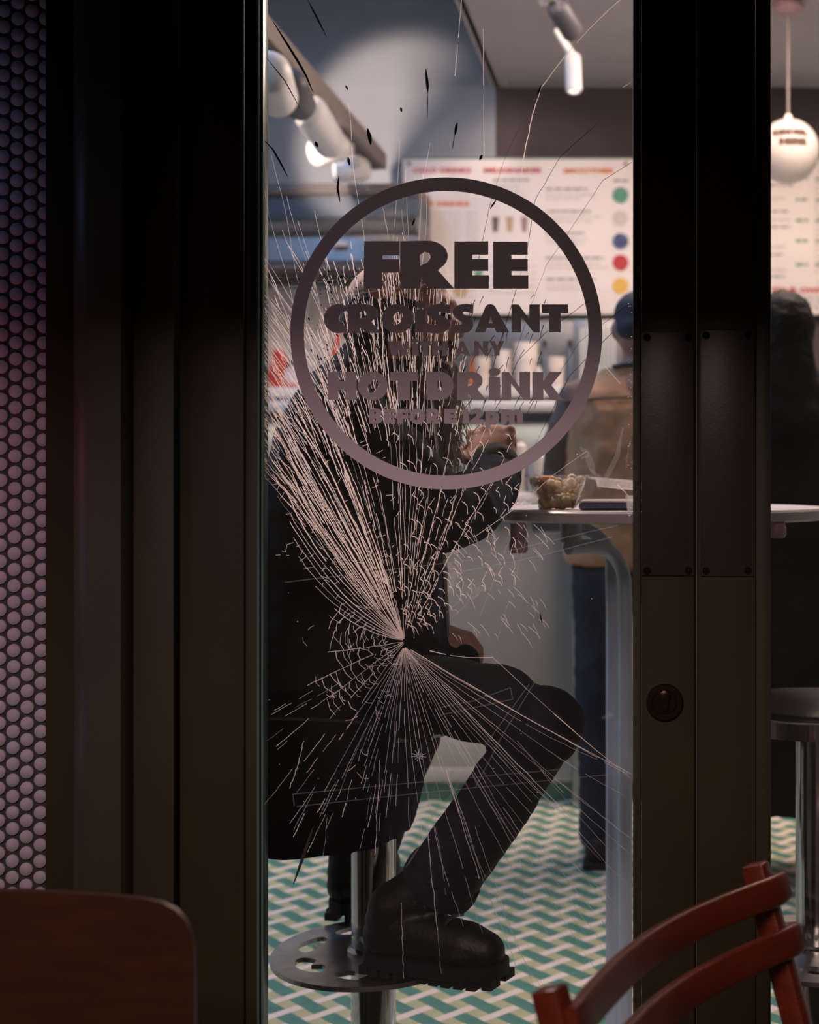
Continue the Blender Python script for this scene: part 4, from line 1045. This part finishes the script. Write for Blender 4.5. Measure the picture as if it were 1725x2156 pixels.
# ================================================================== BAR STOOLS
def stool(x, y, lab):
    t = thing('bar_stool', (x, y, 0), lab, 'stool', 'chrome bar stools')
    MB().lathe((x, y, 0), [(.19, 0), (.19, .008), (.165, .016), (.08, .032), (.045, .06)], 64).build('base', 'chrome', t, 40)
    MB().lathe((x, y, .055), [(.039, 0), (.039, .242)], 40, cap=False).build('lower_pole', 'chrome', t, 40)
    MB().lathe((x, y, .308), [(.0385, 0), (.0385, .40)], 40, cap=False).build('pole', 'chrome', t, 40)
    MB().lathe((x, y, .302), [(.040, 0), (.0455, .001), (.0455, .007), (.041, .012), (.039, .013)], 40, cap=False).build('collar', 'chrome', t, 40)
    loops = [arc(0, 0, .176, .176, 0, 355, 71)]
    for k in range(7):
        a_ = math.radians(115 + k*360/7); hl = []
        for i in range(24):
            u = 2*math.pi*i/24
            tx, rx = .042*math.cos(u), .024*math.sin(u)*(1-.25*abs(math.cos(u)))
            if rx < -.012: rx += .022*max(0, 1-abs(tx)/.014)
            hl.append((tx, rx+.118))
        loops.append([(p[0]*math.cos(a_-math.pi/2)-p[1]*math.sin(a_-math.pi/2), p[0]*math.sin(a_-math.pi/2)+p[1]*math.cos(a_-math.pi/2)) for p in hl])
    loops.append(arc(0, 0, .0395, .0395, 0, 350, 35))
    MB().plate(loops, (x, y, .304), (1, 0, 0), (0, 1, 0), .008).build('foot_disc', 'chrome_dull', t)
    MB().lathe((x, y, .69), [(.07, 0), (.168, .008), (.168, .036), (.163, .040)], 72).build('seat_rim', 'chrome', t, 40)
    MB().lathe((x, y, .728), [(.163, 0), (.162, .006), (.15, .011), (.09, .014), (.0, .015)], 72).build('seat', 'seat_black', t, 60)
    return t
SX, SY = W(787, 0, 2.42).x, 2.42
stool(SX, SY, 'chrome bar stool with pierced foot disc under the seated customer in black')
stool(.283, 2.44, 'chrome bar stool with empty black seat at the right edge of the photo')

# ================================================================== PEOPLE
def E(mb, px, py, Y, rx, rz, ry, rot=None):
    """ellipsoid from pixel centre and pixel radii (ry in metres along depth)"""
    mb.ell(W(px, py, Y), (rx*Y/F, ry, rz*Y/F), rot, 24, 14)
def hand(mb, w, fwd, up, curl, side=1, s=1.0):
    w = Vector(w); fwd = Vector(fwd).normalized(); up = Vector(up); up = (up - fwd*up.dot(fwd)).normalized(); rt = fwd.cross(up)
    rot = Matrix((fwd, rt, up)).transposed()
    mb.ell(w + fwd*.045*s, (.052*s, .041*s, .016*s), rot); mb.ell(w + fwd*.070*s, (.026*s, .042*s, .014*s), rot)
    for i, ln in enumerate((.92, 1.05, 1.0, .8)):
        p = w + fwd*(.082 - .004*abs(i-1.3))*s + rt*(i-1.5)*.0222*s*(-side) + up*.004*s*(1 if i in (1, 3) else 0); th = 0; pts = [p - fwd*.02*s, p]; rr = [.0095*s, .0118*s]
        for k, (L, c) in enumerate(zip((.042, .026, .021), curl)):
            th += math.radians(c + R.uniform(-4, 4)); d = fwd*math.cos(th) - up*math.sin(th); p = p + d*L*ln*s; pts.append(p); rr.append((.0092, .0082, .0066)[k]*s)
        mb.limb(pts, rr, 10)
    tb_ = w + fwd*.022*s + rt*(.030)*(side)*s
    t1 = tb_ + (fwd*.55 + rt*.62*side - up*.35).normalized()*.040*s; t2 = t1 + (fwd*.85 - rt*.15*side - up*.45).normalized()*.030*s; t3 = t2 + (fwd*.75 - rt*.45*side - up*.5).normalized()*.024*s
    mb.limb([tb_, t1, t2, t3], [.013*s, .0115*s, .0098*s, .0075*s], 10)
def boot(parent, heel, toe, top, zs, name='boot', lift=0.0, lab=None):
    """heel, toe on the ground plane (x, y); zs = bottom of the sole; top = point where the leg enters"""
    h = Vector((heel[0], heel[1], zs)); t = Vector((toe[0], toe[1], zs+lift)); d = (t-h).normalized(); L = (t-h).length
    rt = d.cross(Vector((0, 0, 1))).normalized(); up = rt.cross(d).normalized()
    def P(a, b, c): return h + d*a*L + rt*b + up*c
    mb = MB()
    mb.limb([P(.14, 0, .060), P(.34, 0, .066), P(.56, 0, .058), P(.76, 0, .052), P(.88, 0, .047)], [.041, .043, .042, .041, .034], 16)
    mb.ell(P(.72, 0, .045), (.05, .045, .026), Matrix((d, rt, up)).transposed())
    top = Vector(top); an = P(.20, 0, .105)
    mb.limb([P(.16, 0, .075), an, an.lerp(top, .5), top], [.043, .044, .047, .052], 16, False)
    u = fuse(mb, name, 'boot', parent, .005, 3)
    # sole with lugs
    o = []
    for i in range(36):
        a = 2*math.pi*i/36; x = .5+.515*math.cos(a); w = .5*math.sin(a)
        wid = .088 + .020*max(0, min(1, (x-.35)/.35)); w = math.copysign(abs(math.sin(a))**.55, math.sin(a))*wid/2
        o.append((x*L, w))
    sb = MB().plate([o], P(0, 0, .034), d, rt, .022 if d.cross(rt).z > 0 else -.022)
    sb.build('sole', 'sole', u, 40)
    lg = MB(); rot = Matrix((d, rt, up)).transposed()
    for k in range(11):
        x = .03 + .94*k/10
        if .36 < x < .46: continue
        wid = (.088 + .020*max(0, min(1, (x-.35)/.35))) * min(1, (1-abs(2*x-1)**4)**.5+.35)
        for s_ in (-1, 1): lg.box(P(x, s_*wid*.27, .007), (.017, wid*.34, .014), rot)
    tag(lg.build('lug', 'sole', u), kind='stuff')
    lc_ = MB()
    for k in range(5):
        a = P(.66-.075*k, 0, .096+.012*k if k < 3 else .125+.02*(k-3)); lc_.tube([a - rt*.026, a + up*.006, a + rt*.026], .0032, 8)
    lc_.tube([P(.40, -.02, .14), P(.47, -.045, .135), P(.50, -.035, .105), P(.45, -.04, .10)], .0022, 8)
    lc_.build('laces', 'black_plastic', u, 60)
    return u

# ---- the seated customer
PYm = 2.42
man = thing('person', (SX, SY, 0), 'person in black coat and dark jeans hunched on a bar stool behind the cracked glass', 'person')
bd = MB()
E(bd, 838, 640, PYm, 110, 92, .076); E(bd, 892, 690, PYm, 64, 86, .062); E(bd, 905, 758, PYm, 46, 36, .052); E(bd, 940, 640, PYm, 22, 16, .052)
E(bd, 955, 693, PYm, 18, 24, .013); E(bd, 968, 702, PYm, 11, 11, .013); E(bd, 945, 735, PYm, 14, 9, .026); E(bd, 942, 749, PYm, 13, 8, .024)
E(bd, 838, 684, PYm-.073, 17, 31, .012, Matrix.Rotation(.25, 3, 'Z')); E(bd, 838, 684, PYm+.073, 17, 31, .012, Matrix.Rotation(-.25, 3, 'Z'))
bd.limb([W(835, 720, PYm), W(790, 830, PYm)], [.058, .064])
bd.limb([W(775, 850, PYm), W(730, 1050, PYm), W(720, 1250, PYm), W(720, 1450, PYm)], [.10, .13, .13, .13])
bd.limb([W(700, 880, 2.29), W(940, 1090, 2.24), W(1035, 985, 2.47)], [.055, .042, .030])
hand(bd, W(1036, 985, 2.462), (-.10, .62, .78), (-.05, -.78, .62), (72, 80, 50), -1, 1.04)
bd.limb([W(740, 880, 2.56), W(800, 1220, 2.62), W(897, 1336, 2.47)], [.055, .042, .028])
hand(bd, W(902, 1330, 2.45), (.85, -.25, -.22), (.10, -.35, 1), (35, 45, 35), -1, .85)
NL = [W(680, 1490, 2.36), W(930, 1462, 2.28), W(1056, 1487, 2.235), W(1148, 1526, 2.20), W(1042, 1692, 2.25), W(905, 1880, 2.31)]
FL = [W(700, 1490, 2.52), W(790, 1500, 2.56), W(860, 1540, 2.62), W(800, 1720, 2.61), W(764, 1842, 2.60)]
bd.limb(NL, [.075, .058, .054, .052, .045, .030]); bd.limb(FL, [.075, .06, .050, .040, .026])
HE, TO = (-.485, 2.325), (-.250, 2.222)
HF, TF = (-.588, 2.556), (-.545, 2.80)
bd.limb([NL[-1], Vector((HE[0]+.04, HE[1], .38)), Vector((TO[0]-.08, TO[1]+.03, .355))], [.030, .028, .018])
bd.limb([FL[-1], Vector((HF[0]+.02, HF[1]+.04, .38)), Vector((TF[0]-.02, TF[1]-.08, .355))], [.026, .026, .018])
body = fuse(bd, 'body', 'skin', man, .0044, 2)
for s_ in (-1, 1): MB().ell(W(938, 668, PYm+s_*.036), (.011, .011, .010), None, 16, 10).build('eye', 'eye', man, 180)
hb = MB(); E(hb, 798, 672, PYm, 80, 82, .082); E(hb, 835, 655, PYm-.05, 60, 46, .032); E(hb, 835, 655, PYm+.05, 60, 46, .032); E(hb, 868, 690, PYm-.058, 14, 50, .012); E(hb, 868, 690, PYm+.058, 14, 50, .012)
fuse(hb, 'hair', 'hair_grey', man, .006, 2, (.006, .015))
bb = MB(); bb.limb([W(905, 765, PYm), W(930, 830, PYm-.01), W(940, 910, PYm-.02), W(938, 965, PYm-.02)], [.046, .040, .026, .012]); bb.limb([W(858, 700, PYm-.060), W(880, 745, PYm-.050), W(915, 790, PYm-.035)], [.013, .024, .034]); bb.limb([W(858, 700, PYm+.060), W(880, 745, PYm+.050), W(915, 790, PYm+.035)], [.013, .024, .034]); bb.limb([W(915, 728, PYm-.040), W(952, 728, PYm-.014), W(952, 728, PYm+.014), W(915, 728, PYm+.040)], [.012, .010, .010, .012])
bo = fuse(bb, 'beard', 'beard', man, .006, 3, (.010, .018))
st = MB()
for i in range(700):
    u = R.uniform(0, 1); x0, y0 = 902+62*u+R.gauss(0, 9), 770+R.uniform(0, 190); Y0 = PYm-.05+R.gauss(0, .022)
    L = R.uniform(40, 95); dx = R.gauss(5, 16)
    st.tube([W(x0, y0, Y0), W(x0+dx*.5+R.gauss(0, 4), y0+L*.55, Y0-.004), W(x0+dx*.8+R.gauss(0, 6), y0+L, Y0-.006+R.gauss(0, .006))], [.0008, .0007, .0003], 3, False)
tag(st.build('beard_hair', 'beard_hair', bo), kind='stuff')
# coat: trunk and skirt over the stool, both sleeves
cb = MB()
def sec(py, xl, xr, ry, Y=PYm): return ((((xl+xr)/2-PX)*Y/F), Y, W(0, py, Y).z, (xr-xl)/2*Y/F, ry)
cb.loft([sec(*a) for a in ((1744, 505, 868, .205), (1700, 507, 874, .21), (1620, 515, 890, .212), (1550, 520, 910, .212), (1470, 525, 935, .212), (1390, 535, 955, .205), (1300, 540, 940, .19), (1200, 545, 935, .175), (1100, 556, 932, .175), (1000, 572, 926, .18), (920, 592, 920, .19), (860, 622, 915, .19), (815, 652, 905, .16), (780, 690, 890, .11), (755, 730, 880, .075))], 36, 2.3)
E(cb, 700, 850, 2.27, 60, 60, .06); E(cb, 715, 850, 2.57, 60, 60, .06)
cb.limb([W(705, 870, 2.27), W(830, 985, 2.235), W(930, 1090, 2.225), W(975, 1078, 2.27), W(1030, 1030, 2.40), W(1040, 1000, 2.46)], [.072, .070, .064, .058, .052, .046], 18)
cb.limb([W(960, 1105, 2.25), W(905, 1125, 2.235)], [.044, .042])
cb.limb([W(740, 870, 2.56), W(800, 1220, 2.60), W(900, 1376, 2.48), W(978, 1394, 2.41)], [.07, .062, .046, .028], 16)
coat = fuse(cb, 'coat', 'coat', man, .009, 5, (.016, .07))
kb_ = MB(); kb_.loft([sec(*a) for a in ((845, 640, 800, .165), (805, 652, 815, .16), (775, 680, 835, .12), (745, 715, 850, .09), (715, 735, 850, .083))], 30, 2.0)
fuse(kb_, 'hood', 'collar', man, .007, 4, (.012, .05))
cf = MB(); cf.limb([W(1040, 1010, 2.45), W(1044, 985, 2.468), W(1046, 968, 2.476)], [.050, .047, .040], 20, False)
fuse(cf, 'cuff', 'sleeve_gloss', man, .005, 2, (.008, .03))
zp = MB().tube([W(904, 800, PYm-.10), W(925, 1000, PYm-.13), W(936, 1200, PYm-.11), W(944, 1340, PYm-.09)], .004, 8); zp.build('zip', 'chrome_dull', man, 60)
jb = MB(); jb.limb(NL[:-1] + [W(926, 1858, 2.305)], [.080, .066, .0675, .065, .060, .063], 18, False)
jb.limb(FL[:-1] + [W(764, 1832, 2.60)], [.082, .073, .066, .055, .050], 18, False)
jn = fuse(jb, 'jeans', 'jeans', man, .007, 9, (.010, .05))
hm = MB(); a_, b_ = W(940, 1838, 2.30), W(922, 1864, 2.307); hm.tube([a_, a_.lerp(b_, .5), b_], [.0655, .0675, .066], 24, False)
hm.build('hem', 'jeans', jn, 60)
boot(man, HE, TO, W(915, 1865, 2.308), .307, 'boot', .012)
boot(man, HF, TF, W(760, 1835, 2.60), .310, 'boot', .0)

# ---- customer in tan jacket, seen from behind
YP2 = 4.04
p2 = thing('person', (W(1352, 0, YP2).x, YP2, 0), 'person in tan jacket and blue jeans standing at the counter with back turned', 'person')
def sec2(py, xc, hw, ry, Y): return ((xc-PX)*Y/F, Y, W(0, py, Y).z, hw*Y/F, ry)
def figure(root, Y, xc, skirt):
    k = F/Y; b = MB(); g = lambda x, y, dy=0: W(xc+x, y, Y+dy)
    return b, g
b, g = figure(p2, YP2, 1352, False)
E(b, 1352, 688, YP2, 56, 74, .096); b.limb([g(0, 730), g(0, 800)], [.055, .06])
E(b, 1352-58, 695, YP2-.0, 9, 20, .02); E(b, 1352+58, 695, YP2, 9, 20, .02); E(b, 1352, 700, YP2+.095, 9, 12, .016)
b.limb([g(0, 840), g(0, 1000), g(0, 1180)], [.12, .13, .13])
for s_ in (-1, 1):
    b.limb([g(s_*130, 840), g(s_*160, 1005), g(s_*120, 975, .27)], [.05, .042, .03]); hand(b, g(s_*116, 970, .28), (-s_*.25, .9, -.1), (0, .1, 1), (20, 25, 20), s_)
    b.limb([g(s_*70, 1180), g(s_*84, 1480, -.02), g(s_*86, 1740)], [.085, .058, .04]); b.limb([g(s_*86, 1780, 0), g(s_*92, 1793, .16)], [.035, .03])
fuse(b, 'body', 'skin', p2, .010, 3)
b = MB(); b.loft([sec2(*a, YP2) for a in ((1186, 1352, 158, .135), (1160, 1352, 166, .145), (1060, 1352, 160, .14), (950, 1352, 166, .14), (880, 1352, 172, .135), (835, 1352, 158, .12), (800, 1352, 110, .10), (772, 1352, 74, .085))], 32, 2.3)
b2 = MB()
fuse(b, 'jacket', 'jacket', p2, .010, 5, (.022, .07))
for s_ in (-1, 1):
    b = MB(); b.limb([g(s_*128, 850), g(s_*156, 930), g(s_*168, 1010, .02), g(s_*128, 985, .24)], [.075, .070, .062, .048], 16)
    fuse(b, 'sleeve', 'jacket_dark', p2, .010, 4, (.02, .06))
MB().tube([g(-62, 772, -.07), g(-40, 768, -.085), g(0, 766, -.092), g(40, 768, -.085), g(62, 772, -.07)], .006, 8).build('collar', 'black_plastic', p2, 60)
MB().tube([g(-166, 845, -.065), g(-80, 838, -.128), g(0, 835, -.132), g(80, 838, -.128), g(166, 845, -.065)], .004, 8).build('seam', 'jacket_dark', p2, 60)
b = MB(); b.loft([sec2(1190, 1352, 148, .125, YP2), sec2(1250, 1352, 146, .125, YP2)], 24)
for s_ in (-1, 1): b.limb([g(s_*72, 1200), g(s_*82, 1300), g(s_*88, 1480, -.01), g(s_*88, 1620), g(s_*88, 1775, .01)], [.10, .088, .072, .064, .062], 16, False)
fuse(b, 'jeans', 'jeans_blue', p2, .010, 4, (.016, .05))
b = MB(); E(b, 1352, 662, YP2, 60, 52, .102); E(b, 1352, 690, YP2-.03, 56, 40, .08)
fuse(b, 'cap', 'cap', p2, .009, 3)
for s_ in (-1, 1):
    b = MB(); q = g(s_*88, 0); b.limb([(q.x, YP2-.045, .05), (q.x+s_*.01, YP2+.08, .045), (q.x+s_*.02, YP2+.19, .035)], [.045, .043, .034], 14); sh = fuse(b, 'shoe', 'boot', p2, .008, 3)
    MB().bbox((q.x-.048, YP2-.09, 0), (q.x+.052, YP2+.225, .02), .008).build('sole', 'sole', sh, 40)

# ---- customer in long black coat at the right
YP3 = 3.9
p3 = thing('person', (W(1655, 0, YP3).x, YP3, 0), 'person in long black coat with long dark hair standing at the right', 'person')
b, g = figure(p3, YP3, 1655, True)
E(b, 1655, 700, YP3, 55, 74, .095); b.limb([g(0, 740), g(0, 810)], [.05, .055]); E(b, 1655, 705, YP3+.09, 9, 12, .016)
b.limb([g(0, 850), g(0, 1000), g(0, 1180)], [.11, .12, .13])
for s_ in (-1, 1):
    b.limb([g(s_*98, 850), g(s_*112, 1020), g(s_*108, 1170, .04)], [.048, .04, .03]); hand(b, g(s_*108, 1180, .05), (-s_*.05, .15, -1), (s_, 0, .1), (25, 30, 25), s_)
    b.limb([g(s_*66, 1180), g(s_*76, 1480), g(s_*78, 1750)], [.08, .056, .04]); b.limb([g(s_*78, 1785), g(s_*82, 1800, .12)], [.034, .03])
fuse(b, 'body', 'skin', p3, .010, 3)
b = MB(); b.loft([sec2(*a, YP3) for a in ((1690, 1655, 150, .19), (1500, 1655, 142, .18), (1300, 1655, 132, .165), (1100, 1655, 120, .145), (950, 1655, 122, .14), (880, 1655, 126, .13), (835, 1655, 116, .11), (795, 1655, 84, .09), (770, 1655, 62, .08))], 32, 2.2)
for s_ in (-1, 1): b.limb([g(s_*98, 860), g(s_*112, 1010), g(s_*108, 1165, .03)], [.06, .054, .046], 16)
fuse(b, 'coat', 'coat', p3, .010, 5, (.022, .07))
b = MB(); E(b, 1652, 690, YP3-.012, 64, 80, .105); E(b, 1652, 770, YP3-.055, 66, 110, .06); E(b, 1620, 800, YP3-.03, 30, 90, .05); E(b, 1690, 800, YP3-.03, 30, 90, .05)
hr = fuse(b, 'hair', 'dark_hair', p3, .009, 3, (.014, .03))
for s_ in (-1, 1):
    b = MB(); q = g(s_*78, 0); b.limb([(q.x, YP3-.06, .06), (q.x+s_*.01, YP3+.06, .05), (q.x+s_*.02, YP3+.17, .04)], [.05, .045, .036], 14); b.limb([(q.x, YP3-.05, .08), (q.x, YP3-.03, .22)], [.05, .052], 14)
    sh = fuse(b, 'shoe', 'boot', p3, .008, 3)
    MB().bbox((q.x-.05, YP3-.11, 0), (q.x+.055, YP3+.21, .02), .008).build('sole', 'sole', sh, 40)

# ================================================================== CHAIRS ON THE PAVEMENT
ZGd = -.12
# red folding chair, bottom right
cY = 1.12
Ltop = W(1156, 2078, 1.14*cY); Rtop = W(1590, 1818, 1.5*cY)
ax = (Rtop-Ltop); ax.z = 0; wid = ax.length; ax.normalize()
nn = Vector((ax.y, -ax.x, 0)).normalized()           # towards the seat
pdn = (nn*.30 + Vector((0, 0, -1))).normalized()
fc = thing('folding_chair', (Ltop+Rtop)/2*Vector((1, 1, 0)).x if False else Vector(((Ltop.x+Rtop.x)/2, (Ltop.y+Rtop.y)/2, ZGd)), 'red painted wooden folding chair with two curved back slats at lower right', 'chair')
def bar(a, b_, w, d, side, name, par, m, r=.004):
    """rectangular bar from a to b; side = direction of width"""
    a = Vector(a); b_ = Vector(b_); z = (b_-a).normalized(); x = (Vector(side) - z*Vector(side).dot(z)).normalized(); y = z.cross(x)
    bm = bmesh.new(); bmesh.ops.create_cube(bm, size=1)
    rot = Matrix((x, y, z)).transposed(); L = (b_-a).length
    for v in bm.verts: v.co = Vector((v.co.x*w, v.co.y*d, v.co.z*L))
    bmesh.ops.bevel(bm, geom=bm.edges[:], offset=r, segments=2, affect='EDGES', profile=.5)
    for v in bm.verts: v.co = rot @ v.co + (a+b_)/2
    return MB().frombm(bm).build(name, m, par, 40)
for T in (Ltop, Rtop):
    g_ = (T.z-ZGd)/-pdn.z
    bar(T, T + pdn*g_, .024, .030, ax, 'back_post', fc, 'red_wood')
def slat(down, hgt, th, bulge, over):
    mb = MB(); n = 26; vs = []; fs = []
    base = Ltop + pdn*down
    up = -pdn; rr = .0045
    prof_ = [(-th/2, -hgt/2+rr), (-th/2+rr*.3, -hgt/2+rr*.3), (-th/2+rr, -hgt/2), (th/2-rr, -hgt/2), (th/2-rr*.3, -hgt/2+rr*.3), (th/2, -hgt/2+rr), (th/2, hgt/2-rr), (th/2-rr*.3, hgt/2-rr*.3), (th/2-rr, hgt/2), (-th/2+rr, hgt/2), (-th/2+rr*.3, hgt/2-rr*.3), (-th/2, hgt/2-rr)]
    m = len(prof_)
    for i in range(n+1):
        t = -over[0] + (1+over[0]+over[1])*i/n
        c = base + ax*wid*t - nn*(bulge*math.sin(math.pi*max(0, min(1, t))) - .021)
        tang = (ax*wid - nn*bulge*math.pi*math.cos(math.pi*max(0, min(1, t)))).normalized(); nr = tang.cross(up).normalized()
        e = 1 if 0 < i < n else .92
        for x, y in prof_: vs.append(c + nr*x*e + up*y*e)
    for i in range(n):
        for k in range(m): fs.append((i*m+k, i*m+(k+1) % m, (i+1)*m+(k+1) % m, (i+1)*m+k))
    fs.append(tuple(range(m))); fs.append(tuple(n*m+k for k in reversed(range(m))))
    mb.add(vs, fs).build('back_slat', 'red_wood', fc, 50)
slat(.030, .036, .014, .036, (.012, .055)); slat(.092, .036, .014, .036, (.012, .055))
sc_ = Vector(((Ltop.x+Rtop.x)/2, (Ltop.y+Rtop.y)/2, .33)) + nn*.30
for k in range(6): bar(sc_ + nn*(-.17+.066*k) - ax*.19, sc_ + nn*(-.17+.066*k) + ax*.19, .05, .016, nn, 'seat_slat', fc, 'red_wood')
for s_ in (-1, 1):
    bar(sc_ + ax*.165*s_ + nn*.17 + Vector((0, 0, -.02)), Vector((sc_.x, sc_.y, ZGd)) + ax*.165*s_ - nn*.22 + Vector((0, 0, .0)), .02, .028, ax, 'front_leg', fc, 'red_wood')
# plywood chair, bottom left
YC2 = 1.47
ch = thing('plywood_chair', (W(-28, 0, YC2).x, YC2+.2, ZGd), 'orange brown plywood chair with rounded back at lower left', 'chair')
kk = YC2/F; out = []
outl = [(-440, 1884)] + [(-28+(x), 1877+10*(x/300)**2) for x in range(-330, 331, 66)] + [(345, 1896), (375, 1911), (396, 1934), (408, 1962), (412, 2000), (410, 2080), (405, 2200), (392, 2420), (370, 2500), (-426, 2500), (-448, 2420), (-461, 2200), (-468, 2000), (-464, 1962), (-452, 1934), (-431, 1911)]
outl = [p for p in outl if p[0] > -440 or p[1] > 1900]
def bend(v):   # gentle curve of the back
    dx = v.x - W(-28, 0, YC2).x
    return Vector((v.x, v.y + .30*dx*dx*-1 + (v.z-.7)*-.12, v.z))
bm = bmesh.new()
for yy, in ((0,),):
    nx, nz = 1, 1
mb = MB().plate([outl], (W(0, 0, YC2).x, YC2, W(0, 0, YC2).z), (kk, 0, 0), (0, 0, -kk), -.011)
me = mb.mesh('backrest'); bm = bmesh.new(); bm.from_mesh(me)
for _ in range(3): bmesh.ops.subdivide_edges(bm, edges=[e for e in bm.edges if e.calc_length() > .05], cuts=1)
for v in bm.verts: v.co = bend(v.co)
bmesh.ops.triangulate(bm, faces=bm.faces[:]); bm.to_mesh(me); bm.free(); me.materials.append(M['ply']); shade(me, 35)
link('backrest', me, ch)
cxp = W(-28, 0, YC2).x
MB().bbox((cxp-.20, YC2+.03, .325), (cxp+.20, YC2+.42, .337), .004).build('seat', 'ply', ch, 40)
for sx in (-1, 1):
    MB().tube([(cxp+sx*.15, YC2+.012, .44), (cxp+sx*.16, YC2+.06, .315), (cxp+sx*.19, YC2-.02, ZGd)], .0095, 12).build('leg', 'black_plastic', ch, 60)
    MB().tube([(cxp+sx*.16, YC2+.10, .315), (cxp+sx*.17, YC2+.35, .315), (cxp+sx*.20, YC2+.42, ZGd)], .0095, 12).build('leg', 'black_plastic', ch, 60)
